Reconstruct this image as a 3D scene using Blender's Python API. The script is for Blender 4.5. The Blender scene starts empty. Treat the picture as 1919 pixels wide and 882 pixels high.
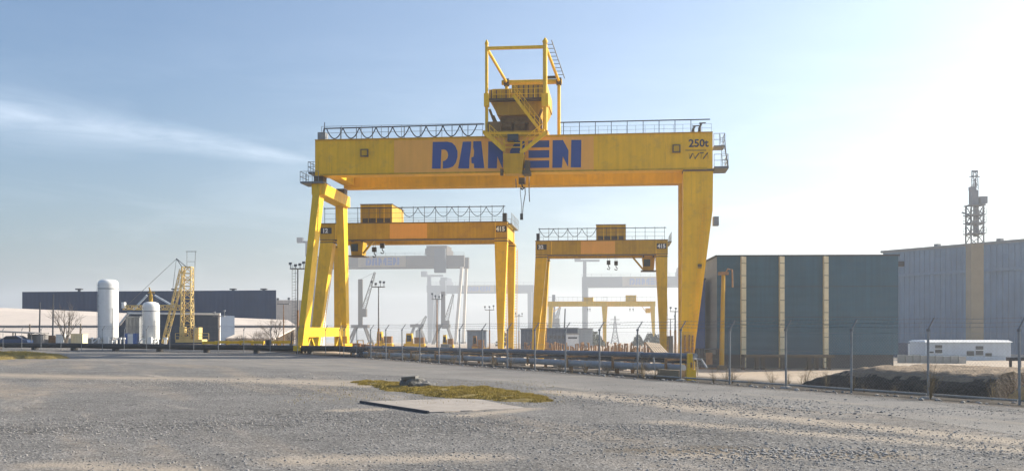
import bpy, bmesh, math, random
from mathutils import Vector, Matrix
random.seed(7)
R = math.radians
sc = bpy.context.scene
col = sc.collection
F0, HZ, CX, EYE = 1900.0, 617.0, 960.0, 2.2      # lens in photo pixels, horizon row, centre column, eye height

def P(x, y, Y):
    return Vector(((x - CX) * Y / F0, Y, EYE + (HZ - y) * Y / F0))
def G0(x, y):                                     # point of the level lot seen at a pixel
    Y = EYE * F0 / (y - HZ)
    return Vector(((x - CX) * Y / F0, Y, 0))
def clamp(t, a=0., b=1.): return max(a, min(b, t))
def ground_z(X, Y):
    s = .883 * (X - 13.3) + .47 * (Y - 32.4)
    t = clamp((s - 5) / 20); t = t * t * (3 - 2 * t)
    z = -2.4 * t
    if Y > 220: z -= .0121 * (Y - 220)
    return z
def gp(X, Y, dz=0): return Vector((X, Y, ground_z(X, Y) + dz))

# ------------------------------------------------------------------ frames
class Frame:
    def __init__(s, O, th):
        s.O = O; s.c = math.cos(R(th)); s.s = math.sin(R(th))
    def w(s, p):
        a, b, z = p
        return Vector((s.O[0] + a * s.c + b * s.s, s.O[1] - a * s.s + b * s.c, z))
    def loc(s, x, y, b):
        r = (x - CX) / F0
        a = (r * (s.O[1] + b * s.c) - s.O[0] - b * s.s) / (s.c + r * s.s)
        Y = s.O[1] - a * s.s + b * s.c
        return Vector((a, b, EYE + (HZ - y) * Y / F0))
    def a(s, x, b): return s.loc(x, HZ, b)[0]

# ------------------------------------------------------------------ mesh builder
ORG = {}
class MB:
    def __init__(s, fr=None):
        s.v = []; s.f = []; s.fr = fr
    def add(s, pts, faces):
        n = len(s.v)
        for p in pts:
            s.v.append(s.fr.w(p) if s.fr else Vector(p))
        for f in faces: s.f.append(tuple(i + n for i in f))
        return s
    def hexa(s, p):
        return s.add(p, [(0, 3, 2, 1), (4, 5, 6, 7), (0, 1, 5, 4), (1, 2, 6, 5), (2, 3, 7, 6), (3, 0, 4, 7)])
    def box(s, a0, a1, b0, b1, z0, z1):
        return s.hexa([(a0, b0, z0), (a1, b0, z0), (a1, b1, z0), (a0, b1, z0), (a0, b0, z1), (a1, b0, z1), (a1, b1, z1), (a0, b1, z1)])
    def bar(s, p, q, w, h=None):
        h = h or w
        p = Vector(p); q = Vector(q); d = (q - p)
        if d.length < 1e-6: return s
        d.normalize()
        up = Vector((0, 0, 1)) if abs(d.z) < .95 else Vector((0, 1, 0))
        u = d.cross(up).normalized(); v = u.cross(d).normalized()
        u *= w / 2; v *= h / 2
        return s.hexa([p - u - v, p + u - v, q + u - v, q - u - v, p - u + v, p + u + v, q + u + v, q - u + v])
    def tube(s, pts, r, n=6, r1=None):
        pts = [Vector(p) for p in pts]
        m = len(pts); vs = []; fs = []
        for i, p in enumerate(pts):
            d = (pts[min(i + 1, m - 1)] - pts[max(i - 1, 0)])
            d = d.normalized() if d.length > 1e-9 else Vector((0, 0, 1))
            up = Vector((0, 0, 1)) if abs(d.z) < .95 else Vector((0, 1, 0))
            u = d.cross(up).normalized(); v = u.cross(d).normalized()
            rr = r if r1 is None else r + (r1 - r) * i / max(1, m - 1)
            for k in range(n):
                t = 2 * math.pi * k / n
                vs.append(p + (u * math.cos(t) + v * math.sin(t)) * rr)
        for i in range(m - 1):
            for k in range(n):
                k2 = (k + 1) % n
                fs.append((i * n + k, i * n + k2, (i + 1) * n + k2, (i + 1) * n + k))
        fs.append(tuple(range(n))[::-1]); fs.append(tuple((m - 1) * n + k for k in range(n)))
        return s.add(vs, fs)
    def prism(s, poly, b0, b1, both=None):
        """outline in (a, z) with depth b0..b1"""
        n = len(poly)
        vs = [(a, b0, z) for a, z in poly] + [(a, b1, z) for a, z in poly]
        fs = [tuple(range(n)), tuple(range(2 * n - 1, n - 1, -1))]
        for i in range(n):
            j = (i + 1) % n
            fs.append((i, i + n, j + n, j))
        return s.add(vs, fs)
    def lathe(s, c, prof, n=24):
        c = Vector(c); vs = []; fs = []
        for r, z in prof:
            for k in range(n):
                t = 2 * math.pi * k / n
                vs.append(c + Vector((r * math.cos(t), r * math.sin(t), z)))
        for i in range(len(prof) - 1):
            for k in range(n):
                k2 = (k + 1) % n
                fs.append((i * n + k, i * n + k2, (i + 1) * n + k2, (i + 1) * n + k))
        fs.append(tuple(range(n))[::-1]); fs.append(tuple((len(prof) - 1) * n + k for k in range(n)))
        return s.add(vs, fs)
    def lattice(s, p, q, w, wr, n, chord=.08, brace=.05, side=None):
        """square lattice column/boom between p and q"""
        p = Vector(p); q = Vector(q); d = (q - p).normalized()
        up = Vector((0, 0, 1)) if abs(d.z) < .9 else Vector((0, 1, 0))
        u = d.cross(up).normalized(); v = u.cross(d).normalized()
        cs = [(-1, -1), (1, -1), (1, 1), (-1, 1)]
        def pt(t, k):
            ww = (w + (wr - w) * t) / 2
            return p + (q - p) * t + u * cs[k][0] * ww + v * cs[k][1] * ww
        for k in range(4): s.bar(pt(0, k), pt(1, k), chord)
        for i in range(n):
            t0, t1 = i / n, (i + 1) / n
            for k in range(4):
                k2 = (k + 1) % 4
                if i % 2: s.bar(pt(t0, k), pt(t1, k2), brace)
                else: s.bar(pt(t0, k2), pt(t1, k), brace)
                s.bar(pt(t1, k), pt(t1, k2), brace)
        return s
    def build(s, name, mat, parent=None, smooth=False, loc=None):
        me = bpy.data.meshes.new(name)
        org = ORG.get(parent.name, Vector()) if parent else (Vector(loc) if loc is not None else Vector())
        me.from_pydata([v - org for v in s.v], [], s.f)
        if mat: me.materials.append(mat)
        bm = bmesh.new(); bm.from_mesh(me)
        bmesh.ops.recalc_face_normals(bm, faces=bm.faces)
        if smooth:
            for f in bm.faces: f.smooth = True
        bm.to_mesh(me); bm.free()
        o = bpy.data.objects.new(name, me); col.objects.link(o)
        if parent: o.parent = parent; ORG[o.name] = org
        else: o.location = org; ORG[o.name] = org
        if smooth and hasattr(me, 'set_sharp_from_angle'): me.set_sharp_from_angle(angle=R(40))
        return o

def tag(o, label=None, cat=None, group=None, kind=None):
    if label: o['label'] = label
    if cat: o['category'] = cat
    if group: o['group'] = group
    if kind: o['kind'] = kind
    return o
def thing(name, loc, label, cat, group=None):
    o = bpy.data.objects.new(name, None); col.objects.link(o)
    o.location = loc; o.empty_display_size = .5
    ORG[o.name] = Vector(loc)
    return tag(o, label, cat, group)
def copy_tree(o, loc, label=None, rz=0, scale=1):
    c = o.copy(); col.objects.link(c); c.location = loc
    c.rotation_euler = (0, 0, rz); c.scale = (scale,) * 3
    if label: c['label'] = label
    for ch in list(o.children):
        d = ch.copy(); col.objects.link(d); d.parent = c
        for g in list(ch.children):
            e = g.copy(); col.objects.link(e); e.parent = d
    return c

# ------------------------------------------------------------------ materials
def NT(m):
    m.use_nodes = True
    return m.node_tree
def mat(name, c, rough=.6, var=.18, scale=.8, metal=0, streak=0, bump=0, bscale=30, dirt=None, dirt_amt=.5, fine=0, runs=0):
    """painted/soiled surface: base colour with broad and streaky procedural variation"""
    m = bpy.data.materials.new(name); nt = NT(m); N = nt.nodes; L = nt.links
    bs = N['Principled BSDF']; bs.inputs['Roughness'].default_value = rough; bs.inputs['Specular IOR Level'].default_value = .3; bs.inputs['Metallic'].default_value = metal
    tc = N.new('ShaderNodeTexCoord')
    n1 = N.new('ShaderNodeTexNoise'); n1.inputs['Scale'].default_value = scale; n1.inputs['Detail'].default_value = 6; n1.inputs['Roughness'].default_value = .62
    L.new(tc.outputs['Object'], n1.inputs['Vector'])
    fac = n1.outputs['Fac']
    r = N.new('ShaderNodeMapRange'); L.new(fac, r.inputs[0])
    r.inputs[1].default_value = .28; r.inputs[2].default_value = .72; r.inputs[3].default_value = 1 - var; r.inputs[4].default_value = 1 + var
    val = r.outputs[0]
    if streak:
        mp = N.new('ShaderNodeMapping'); mp.inputs['Scale'].default_value = (3.2, 3.2, .12); L.new(tc.outputs['Object'], mp.inputs[0])
        n2 = N.new('ShaderNodeTexNoise'); n2.inputs['Scale'].default_value = 1.1; n2.inputs['Detail'].default_value = 4; L.new(mp.outputs[0], n2.inputs['Vector'])
        r2 = N.new('ShaderNodeMapRange'); L.new(n2.outputs['Fac'], r2.inputs[0]); r2.inputs[1].default_value = .3; r2.inputs[2].default_value = .7
        r2.inputs[3].default_value = 1 - streak; r2.inputs[4].default_value = 1 + streak * .4
        mm = N.new('ShaderNodeMath'); mm.operation = 'MULTIPLY'; L.new(val, mm.inputs[0]); L.new(r2.outputs[0], mm.inputs[1]); val = mm.outputs[0]
    if fine:
        n3 = N.new('ShaderNodeTexNoise'); n3.inputs['Scale'].default_value = bscale; n3.inputs['Detail'].default_value = 5; L.new(tc.outputs['Object'], n3.inputs['Vector'])
        r3 = N.new('ShaderNodeMapRange'); L.new(n3.outputs['Fac'], r3.inputs[0]); r3.inputs[1].default_value = .25; r3.inputs[2].default_value = .75
        r3.inputs[3].default_value = 1 - fine; r3.inputs[4].default_value = 1 + fine
        mm = N.new('ShaderNodeMath'); mm.operation = 'MULTIPLY'; L.new(val, mm.inputs[0]); L.new(r3.outputs[0], mm.inputs[1]); val = mm.outputs[0]
    vm = N.new('ShaderNodeVectorMath'); vm.operation = 'SCALE'; vm.inputs[0].default_value = c; L.new(val, vm.inputs['Scale'])
    out = vm.outputs[0]
    if dirt:
        n4 = N.new('ShaderNodeTexNoise'); n4.inputs['Scale'].default_value = scale * 2.3; n4.inputs['Detail'].default_value = 8; n4.inputs['Roughness'].default_value = .7
        L.new(tc.outputs['Object'], n4.inputs['Vector'])
        r4 = N.new('ShaderNodeMapRange'); L.new(n4.outputs['Fac'], r4.inputs[0]); r4.inputs[1].default_value = .52; r4.inputs[2].default_value = .72; r4.inputs[4].default_value = dirt_amt
        mx = N.new('ShaderNodeMix'); mx.data_type = 'RGBA'; L.new(r4.outputs[0], mx.inputs[0]); L.new(out, mx.inputs[6]); mx.inputs[7].default_value = (*dirt, 1)
        out = mx.outputs[2]
    if runs:                                           # rust runs below seams and fittings
        mp = N.new('ShaderNodeMapping'); mp.inputs['Scale'].default_value = (5, 5, .28); L.new(tc.outputs['Object'], mp.inputs[0])
        n5 = N.new('ShaderNodeTexNoise'); n5.inputs['Scale'].default_value = 1; n5.inputs['Detail'].default_value = 7; n5.inputs['Roughness'].default_value = .7; L.new(mp.outputs[0], n5.inputs['Vector'])
        r5 = N.new('ShaderNodeMapRange'); L.new(n5.outputs['Fac'], r5.inputs[0]); r5.inputs[1].default_value = .60; r5.inputs[2].default_value = .74; r5.inputs[4].default_value = runs
        mx = N.new('ShaderNodeMix'); mx.data_type = 'RGBA'; L.new(r5.outputs[0], mx.inputs[0]); L.new(out, mx.inputs[6]); mx.inputs[7].default_value = (.19, .085, .03, 1)
        out = mx.outputs[2]
    L.new(out, bs.inputs['Base Color'])
    if bump:
        nb = N.new('ShaderNodeTexNoise'); nb.inputs['Scale'].default_value = bscale; nb.inputs['Detail'].default_value = 5; L.new(tc.outputs['Object'], nb.inputs['Vector'])
        b = N.new('ShaderNodeBump'); b.inputs['Strength'].default_value = bump; b.inputs['Distance'].default_value = .05; L.new(nb.outputs['Fac'], b.inputs['Height']); L.new(b.outputs[0], bs.inputs['Normal'])
    return m
def mat_ribbed(name, c, axis='X', pitch=.35, depth=.35, var=.12, rough=.55, dirt=None):
    """trapezoid sheet cladding: ribs as bump, panel joints, weathering"""
    m = mat(name, c, rough=rough, var=var, scale=.25, streak=.12, dirt=dirt, dirt_amt=.35)
    nt = m.node_tree; N = nt.nodes; L = nt.links; bs = N['Principled BSDF']
    tc = N.new('ShaderNodeTexCoord')
    w = N.new('ShaderNodeTexWave'); w.wave_type = 'BANDS'; w.bands_direction = axis; w.inputs['Scale'].default_value = .314 / pitch
    L.new(tc.outputs['Object'], w.inputs[0])
    b = N.new('ShaderNodeBump'); b.inputs['Strength'].default_value = depth; b.inputs['Distance'].default_value = .08
    L.new(w.outputs['Fac'], b.inputs['Height']); L.new(b.outputs[0], bs.inputs['Normal'])
    return m

M = {}
rust = (.16, .07, .03)
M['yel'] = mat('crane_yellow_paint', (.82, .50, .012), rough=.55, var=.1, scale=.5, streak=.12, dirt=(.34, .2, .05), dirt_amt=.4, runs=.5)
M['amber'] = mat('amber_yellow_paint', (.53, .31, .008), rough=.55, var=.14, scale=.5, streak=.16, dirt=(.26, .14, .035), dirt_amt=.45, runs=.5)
M['olive'] = mat('olive_yellow_paint', (.84, .48, .008), rough=.55, var=.1, scale=.45, streak=.12, dirt=(.36, .21, .05), dirt_amt=.4, runs=.45)
M['orange'] = mat('bounce_lit_amber_paint', (.72, .42, .008), rough=.58, var=.12, scale=.5, streak=.1, dirt=(.3, .17, .04), dirt_amt=.3)  # amber brightened to paint in ground bounce on the rear girder
M['tan'] = mat('hazy_shaded_tan', (.24, .185, .115), rough=.6, var=.12, scale=.4)  # yellow toned to tan, with haze and shade put into the colour
M['peach'] = mat('peach_orange_panel_paint', (.84, .41, .075), rough=.55, var=.06, scale=.6, streak=.06)
M['blue'] = mat('sign_blue_paint', (.024, .07, .27), rough=.5, var=.1)
M['ink'] = mat('dark_lettering_paint', (.05, .05, .07), rough=.5, var=.1)
M['grime'] = mat('greasy_machinery', (.10, .075, .045), rough=.6, var=.3, scale=1.5, dirt=(.05, .04, .03))
M['dark'] = mat('dark_steel', (.045, .05, .06), rough=.55, var=.2)
M['rail'] = mat('railing_steel', (.16, .17, .18), rough=.5, var=.15)
M['galv'] = mat('galvanised_steel', (.26, .27, .28), rough=.45, var=.2, scale=4, metal=.3, dirt=(.25, .2, .16))
M['plate'] = mat('black_number_plate', (.03, .035, .045), rough=.5, var=.1)
M['white'] = mat('white_paint', (.78, .78, .76), rough=.45, var=.05, streak=.07, dirt=(.5, .46, .4), dirt_amt=.3)
M['glass'] = mat('cab_window_glass', (.03, .04, .05), rough=.08, var=.1)
M['farsteel'] = mat('weathered_crane_steel', (.062, .046, .03), rough=.7, var=.15, scale=.2)
M['towergrey'] = mat('pale_tower_steel', (.26, .26, .27), rough=.6, var=.15)
M['paleyel'] = mat('sunlit_yellow_paint', (.64, .47, .17), rough=.6, var=.18, scale=1, dirt=(.3, .2, .08))  # sunlit paleness of the derrick put into the base colour
M['hoist'] = mat('oily_brown_machinery', (.21, .13, .045), rough=.6, var=.35, scale=1.5, dirt=(.08, .06, .04))
M['farlit'] = mat('sunlit_crane_leg', (.52, .46, .38), rough=.6, var=.1, scale=.2)  # sunlit look of the far splayed legs put into the colour
M['fargrey'] = mat('grey_crane_steel', (.035, .042, .055), rough=.7, var=.15, scale=.2)
M['rust'] = mat('rusty_steel', (.30, .17, .075), rough=.8, var=.35, scale=3, dirt=(.12, .05, .025))
M['pipe_blue'] = mat('blue_grey_pipe_lagging', (.11, .14, .18), rough=.55, var=.22, scale=1.3, dirt=(.12, .1, .08))
M['pipe_grey'] = mat('pale_grey_pipe_lagging', (.30, .32, .34), rough=.5, var=.18, scale=1.1, dirt=(.2, .17, .13))
M['pipe_dark'] = mat('dark_rusted_pipe', (.055, .048, .042), rough=.75, var=.3, scale=1.5, dirt=(.09, .06, .04))
M['concrete'] = mat('weathered_concrete', (.36, .34, .31), rough=.9, var=.2, scale=1.5, bump=.4, bscale=14, dirt=(.2, .18, .15), fine=.2)
M['shadeconcrete'] = mat('shaded_grey_concrete', (.17, .165, .155), rough=.95, var=.25, scale=3, bump=.5, bscale=20, dirt=(.09, .085, .075), fine=.25)  # concrete darkened to paint in the lump's shaded side
M['soil'] = mat('dark_turned_soil', (.085, .066, .048), rough=.98, var=.35, scale=1.2, bump=.9, bscale=9, dirt=(.075, .058, .038), fine=.3)
M['sand'] = mat('orange_sand', (.52, .31, .13), rough=.98, var=.25, scale=1.0, bump=.8, bscale=12, fine=.2)
M['sandpale'] = mat('sunlit_sandy_crust', (.23, .175, .12), rough=.98, var=.25, scale=1.0, bump=.8, bscale=12, fine=.2)
M['bark'] = mat('grey_brown_bark', (.14, .115, .09), rough=.9, var=.3, scale=4)
M['dryweed'] = mat('dry_weed_stems', (.24, .18, .10), rough=.9, var=.3, scale=4)
M['shrub'] = mat('dull_green_leaves', (.055, .065, .035), rough=.8, var=.35, scale=.7)
M['navy'] = mat_ribbed('navy_sheet_cladding', (.012, .038, .10), 'X', 1.0, .25, dirt=(.025, .045, .09))
M['slate'] = mat_ribbed('slate_sheet_cladding', (.04, .06, .10), 'X', .9, .25, dirt=(.06, .075, .1))
M['teal'] = mat_ribbed('teal_grey_cladding', (.025, .092, .145), 'Z', 1.05, .3, var=.1, dirt=(.035, .08, .12))
M['paleside'] = mat_ribbed('pale_grey_cladding', (.26, .28, .29), 'Z', 1.05, .25, dirt=(.2, .2, .2))
M['hallblue'] = mat_ribbed('pale_blue_hall_cladding', (.105, .19, .29), 'X', 1.5, .6, var=.14, dirt=(.11, .15, .19))
M['roofpale'] = mat('pale_beige_roof_felt', (.60, .52, .445), rough=.9, var=.08, scale=.15, dirt=(.3, .27, .25), dirt_amt=.35)
M['wallpale'] = mat('pale_beige_render', (.50, .45, .40), rough=.9, var=.12, scale=.3, dirt=(.3, .27, .24), streak=.15)
M['cream'] = mat('cream_sheet', (.72, .62, .40), rough=.6, var=.1, scale=.8, dirt=(.45, .38, .25))
M['cabin'] = mat('pale_blue_cabin_paint', (.50, .56, .62), rough=.5, var=.06, streak=.08)
M['bluepaint'] = mat('bright_blue_paint', (.06, .13, .36), rough=.5, var=.12, streak=.1)
M['carblue'] = mat('dusty_blue_car_paint', (.05, .08, .16), rough=.3, var=.1)
M['rubber'] = mat('black_rubber', (.02, .02, .02), rough=.8, var=.2)
M['timber'] = mat('grey_pale_beams', (.45, .38, .30), rough=.8, var=.2, scale=3)
M['shed'] = mat('dull_grey_sheet', (.22, .21, .20), rough=.7, var=.2, streak=.2)

# ------------------------------------------------------------------ lettering
def stroke_letters():
    E = lambda y0, y1: [(1222, y0), (1470, y0 - 4), (1470, y1 - 4), (1222, y1)]
    return [
        [(75, 90), (250, 88), (305, 100), (345, 140), (370, 200), (370, 270), (350, 340), (315, 385), (270, 402), (195, 410), (195, 322), (225, 312), (250, 285), (258, 250), (252, 215), (235, 190), (210, 180), (178, 182), (168, 410), (65, 410)],
        [(435, 88), (535, 85), (530, 180), (514, 300), (510, 408), (378, 408)],
        [(560, 82), (655, 82), (692, 404), (570, 404), (568, 350), (540, 345), (535, 280), (565, 265), (570, 200), (558, 150)],
        [(740, 85), (845, 85), (915, 200), (915, 400), (905, 395), (848, 262), (842, 405), (735, 405)],
        [(1175, 80), (1070, 82), (1000, 198), (1000, 398), (1010, 392), (1067, 260), (1073, 403), (1180, 403)],
        E(75, 158), E(192, 282), E(315, 402),
        [(1512, 70), (1635, 68), (1700, 190), (1697, 390), (1632, 262), (1622, 398), (1508, 400)],
        [(1735, 66), (1855, 66), (1850, 395), (1728, 395)]]
def text_mesh(body, fr, a, b, z, h, name, material, parent, bold=.0):
    cu = bpy.data.curves.new('lettering', 'FONT'); cu.body = body; cu.size = h * 1.42; cu.offset = bold; cu.extrude = .012; cu.resolution_u = 3
    to = bpy.data.objects.new('lettering', cu); col.objects.link(to)
    bpy.context.view_layer.update()
    me = bpy.data.meshes.new_from_object(to.evaluated_get(bpy.context.evaluated_depsgraph_get()))
    bpy.data.objects.remove(to)
    org = ORG[parent.name]
    for v in me.vertices:
        x, y, zz = v.co
        v.co = fr.w((a + x, b - .012 - zz, z + y)) - org
    me.materials.clear(); me.materials.append(material)
    o = bpy.data.objects.new(name, me); col.objects.link(o); o.parent = parent; ORG[o.name] = org
    return o

def railing(mb, a0, a1, b, z, h=1.1, step=1.6, r=.022, mids=2):
    n = max(1, int(round((a1 - a0) / step)))
    for i in range(n + 1):
        a = a0 + (a1 - a0) * i / n
        mb.bar((a, b, z), (a, b, z + h), r * 2)
    for k in range(1, mids + 2):
        zz = z + h * k / (mids + 1)
        mb.bar((a0, b, zz), (a1, b, zz), r * 1.6)
def rail_between(mb, p, q, h=1.0, n=4, r=.04, mids=1):
    p = Vector(p); q = Vector(q); up = Vector((0, 0, 1))
    for i in range(n + 1):
        t = p.lerp(q, i / n); mb.bar(t, t + up * h, r)
    for k in range(1, mids + 2): mb.bar(p + up * h * k / (mids + 1), q + up * h * k / (mids + 1), r)
def ladder(mb, p, q, side, w=.45, step=.32, r=.045):
    p = Vector(p); q = Vector(q); side = Vector(side).normalized() * w / 2
    mb.bar(p - side, q - side, r); mb.bar(p + side, q + side, r)
    n = int((q - p).length / step)
    for i in range(1, n):
        t = p.lerp(q, i / n); mb.bar(t - side, t + side, r * .7)
def catenary(p, q, sag, n=8):
    p = Vector(p); q = Vector(q)
    return [p.lerp(q, i / n) - Vector((0, 0, sag * (1 - (2 * i / n - 1) ** 2))) for i in range(n + 1)]
def quad_leg(mb, fr, top, bot, dtop, dbot, ztop=None, zbot=None):
    """tapered box leg; top=(xl,xr,y,b) bot=(xl,xr,y,b) measured on the photo, d = depth along the rail"""
    tl = fr.loc(top[0], top[2], top[3]); tr = fr.loc(top[1], top[2], top[3])
    bl = fr.loc(bot[0], bot[2], bot[3]); br = fr.loc(bot[1], bot[2], bot[3])
    zt = ztop if ztop is not None else (tl.z + tr.z) / 2
    zb = (bl.z + br.z) / 2
    def ext(z):                                    # continue down to zbot
        t = (zt - z) / (zt - zb)
        L = tl.lerp(bl, t); Rr = tr.lerp(br, t); d = dtop + (dbot - dtop) * min(t, 1.1)
        return L.x, Rr.x, L.y, d
    z0 = zb if zbot is None else zbot
    l, r, b, d = ext(z0); l2, r2, b2, d2 = ext(zt)
    mb.hexa([(l, b, z0), (r, b, z0), (r, b + d, z0), (l, b + d, z0), (l2, b2, zt), (r2, b2, zt), (r2, b2 + d2, zt), (l2, b2 + d2, zt)])
    return Vector(((l + r) / 2, b + d / 2, z0)), Vector(((l2 + r2) / 2, b2 + d2 / 2, zt))

# ================================================================== 1. the large gantry crane
TH = 6.0
Yr = 92.1; Xr = (1336 - CX) / F0 * Yr
r_ = (591 - CX) / F0
Lg = (Xr - r_ * Yr) / (math.cos(R(TH)) + r_ * math.sin(R(TH)))
O1 = (Xr - Lg * math.cos(R(TH)), Yr + Lg * math.sin(R(TH)))
f1 = Frame(O1, TH)
big = thing('gantry_crane', f1.w((Lg / 2, 5, ground_z(0, 100))), 'huge yellow gantry crane with blue lettering across its peach girder panel, tallest in the yard', 'gantry crane')
ZB, ZT = 16.75, 20.05
BR = 8.6                                            # rear girder
gd = MB(f1).box(0, Lg, 0, 1.7, ZB, ZT).build('girder', M['olive'], big)
MB(f1).box(.5, Lg - .5, -.06, 0, ZB - .02, ZB + .12).box(.0, Lg, -.12, 1.82, ZT, ZT + .09).build('flange', M['amber'], gd)
gr = MB(f1).box(.4, Lg - .2, BR, BR + 1.7, ZB, ZT).build('girder', M['orange'], big)
MB(f1).box(.4, Lg - .2, BR - .12, BR + 1.82, ZT, ZT + .09).build('flange', M['amber'], gr)
st = MB(f1)
for a in (.55, Lg * .5, Lg - .8): pass
pa0 = f1.a(739, -.03); pa1 = f1.a(1113, -.03)
sp = MB(f1).box(pa0, pa1, -.025, -.002, ZB + .13, ZT - .12).build('sign_panel', M['peach'], gd)
lt = MB(f1)
for poly in stroke_letters():
    pts = []
    for zx, zy in poly:
        p = f1.loc(800 + zx / 6.397, 250 + zy / 6.4, -.03)
        pts.append((p.x, p.z))
    # match the letter height to the panel
    lt.prism([(a, z - .1) for a, z in pts], -.05, -.027)
lt.build('lettering', M['blue'], gd)
pz = f1.loc(1291, 276, 0)
text_mesh('250t', f1, f1.a(1291, 0), -.004, ZT - 1.25, .68, 'capacity_marking', M['ink'], gd, bold=.025)
ln = MB(f1)
def zz2(x, y): p = f1.loc(1240 + x / 8.82, 240 + y / 8.82, -.01); return (p.x, -.012, p.z - .1)
for s_ in ([(455, 395), (470, 490), (515, 400)], [(528, 400), (553, 490), (622, 395)], [(668, 392), (652, 490)], [(632, 392), (700, 388)], [(690, 490), (765, 388), (772, 490)]):
    for p, q in zip(s_, s_[1:]): ln.bar(zz2(*p), zz2(*q), .02, .1)
ln.bar(zz2(395, 350), zz2(740, 350), .02, .06)
ln.build('maker_marking', M['grime'], gd)
for x, y in ((684, 287), (1268, 279)):
    p = f1.loc(x, y, 0)
    h = MB(f1).box(p.x - .36, p.x + .36, -.22, 0, p.z - .36, p.z + .36).build('hatch_box', M['grime'], gd)
    MB(f1).box(p.x - .25, p.x + .25, -.235, -.222, p.z - .25, p.z + .25).build('hatch_cover', M['amber'], h)
# stiffener seams on the girder faces
for x in (612, 640, 700, 1130, 1160, 1215, 1250):
    a = f1.a(x, 0)
    MB(f1).box(a - .02, a + .02, -.012, -.001, ZB + .14, ZT - .01).build('weld_seam', M['olive'], gd)
# end ties between the girders
for a in (.3, Lg - 1.6): MB(f1).box(a, a + 1.2, 1.72, BR - .02, ZB + .3, ZT - .4).build('end_tie', M['yel'], big)
# legs, left A-frame
mb = MB(f1); A_foot, A_top = quad_leg(mb, f1, (588, 601, 340, .0), (557, 567.5, 645, -4.0), 1.6, 1.6, ztop=ZB - .75, zbot=.75); legA = mb.build('leg', M['yel'], big)
mb = MB(f1); D_foot, D_top = quad_leg(mb, f1, (628, 643, 358, BR), (642, 651, 645, BR + 3.2), 1.7, 1.0, ztop=ZB - .75, zbot=.75); legD = mb.build('leg', M['yel'], big)
zb_ = ZB - .9
MB(f1).hexa([(A_top.x - .55, .1, zb_ - .9), (A_top.x + .75, .1, zb_ - .9), (D_top.x + .7, BR + 1.8, zb_ - .9), (D_top.x - .6, BR + 1.8, zb_ - .9),
             (A_top.x - .55, .1, zb_ + .2), (A_top.x + .75, .1, zb_ + .2), (D_top.x + .7, BR + 1.8, zb_ + .2), (D_top.x - .6, BR + 1.8, zb_ + .2)]).build('portal_beam', M['yel'], big)
for p, b in ((A_top, .9), (D_top, BR + .9)):
    MB(f1).box(p.x - .4, p.x + .5, b - .6, b + .6, ZB - .72, ZB - .01).build('bearing_block', M['grime'], big)
# foot: sill beam, struts, bogies on the left rail
fa = (A_foot.x + D_foot.x) / 2
MB(f1).box(fa - .38, fa + .38, -3.1, BR + 3.1, 1.5, 2.4).build('sill_beam', M['yel'], big)
for b in (-.6, BR + .6):
    MB(f1).bar((fa, b, 1.6), (fa, b + 1.5, .3), .22).bar((fa, b, 1.6), (fa, b - 1.5, .3), .22).build('bogie_strut', M['yel'], big)
gl = .0
def wheel_set(fr, a, b, z, parent):
    o = MB(fr).box(a - .32, a + .32, b - 1.5, b + 1.5, z + .28, z + .72).build('bogie', M['yel'], parent)
    for db in (-1.05, 0, 1.05):
        MB(fr).tube([(a - .16, b + db, z + .32), (a + .16, b + db, z + .32)], .3, 14).build('wheel', M['grime'], o)
for b, a in ((-3.4, A_foot.x), (BR + 3.6, D_foot.x)): wheel_set(f1, a, b, gl, big)
# right rigid legs
rg = ground_z(Xr, Yr)
for b, x0, x1, x0b, x1b, m_ in ((.05, 1281, 1337, 1277, 1304, 'olive'), (BR, 1273, 1322, 1273, 1294, 'amber')):
    mb = MB(f1)
    tl = f1.loc(x0, 318, b); tr = f1.loc(x1, 318, b); ml = f1.loc(x0, 395, b); mr = f1.loc(x1 - 1, 395, b); bl = f1.loc(x0b, 645, b); brr = f1.loc(x1b, 645, b)
    d = 1.6
    zt = ZB - .01; zm = ml.z; z2 = -.55
    t2 = (zm - z2) / (zm - bl.z)
    bl2 = ml.lerp(bl, t2); br2 = mr.lerp(brr, t2)
    mb.hexa([(ml.x, b, zm), (mr.x, b, zm), (mr.x, b + d, zm), (ml.x, b + d, zm), (tl.x, b, zt), (tr.x, b, zt), (tr.x, b + d, zt), (tl.x, b + d, zt)])
    mb.hexa([(bl2.x, b + .2, z2), (br2.x, b + .2, z2), (br2.x, b + d - .2, z2), (bl2.x, b + d - .2, z2), (ml.x, b, zm), (mr.x, b, zm), (mr.x, b + d, zm), (ml.x, b + d, zm)])
    lg = mb.build('leg', M[m_], big)
    if b < 1:
        MB(f1).box(tl.x - .02, tr.x + .06, -.05, 1.75, ZB - .16, ZB + .02).build('flange', M['grime'], lg)
        rfoot = (bl2.x + br2.x) / 2
        mb = MB(f1); ladder(mb, (rfoot + .45, -.12, .4), (f1.a(1322, 0), -.12, zm + 1), (1, 0, 0), r=.05); 
        mb.build('ladder', M['yel'], lg)
        p = f1.loc(1338, 412, .4)
        mb = MB(f1).box(p.x - .05, p.x + .45, .2, 1.1, p.z - .5, p.z + .3); mb.build('floodlight', M['galv'], lg)
        p = f1.loc(1312, 498, 0)
        MB(f1).box(p.x - .2, p.x + .2, -.09, .0, p.z - .2, p.z + .2).build('junction_box', M['grime'], lg)
        mb = MB(f1)
        for dx in (-.55, -.2, .2, .5): mb.box(rfoot + dx - .06, rfoot + dx + .06, -.05, .3, -.5, 1.7)
        mb.build('cable_guard', M['rust'], lg)
MB(f1).box(rfoot - .5, rfoot + .5, -3, BR + 4, -1.35, -.5).build('sill_beam', M['yel'], big)
for b in (-1.8, 1.2, BR, BR + 2.9): wheel_set(f1, rfoot, b, rg, big)
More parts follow.
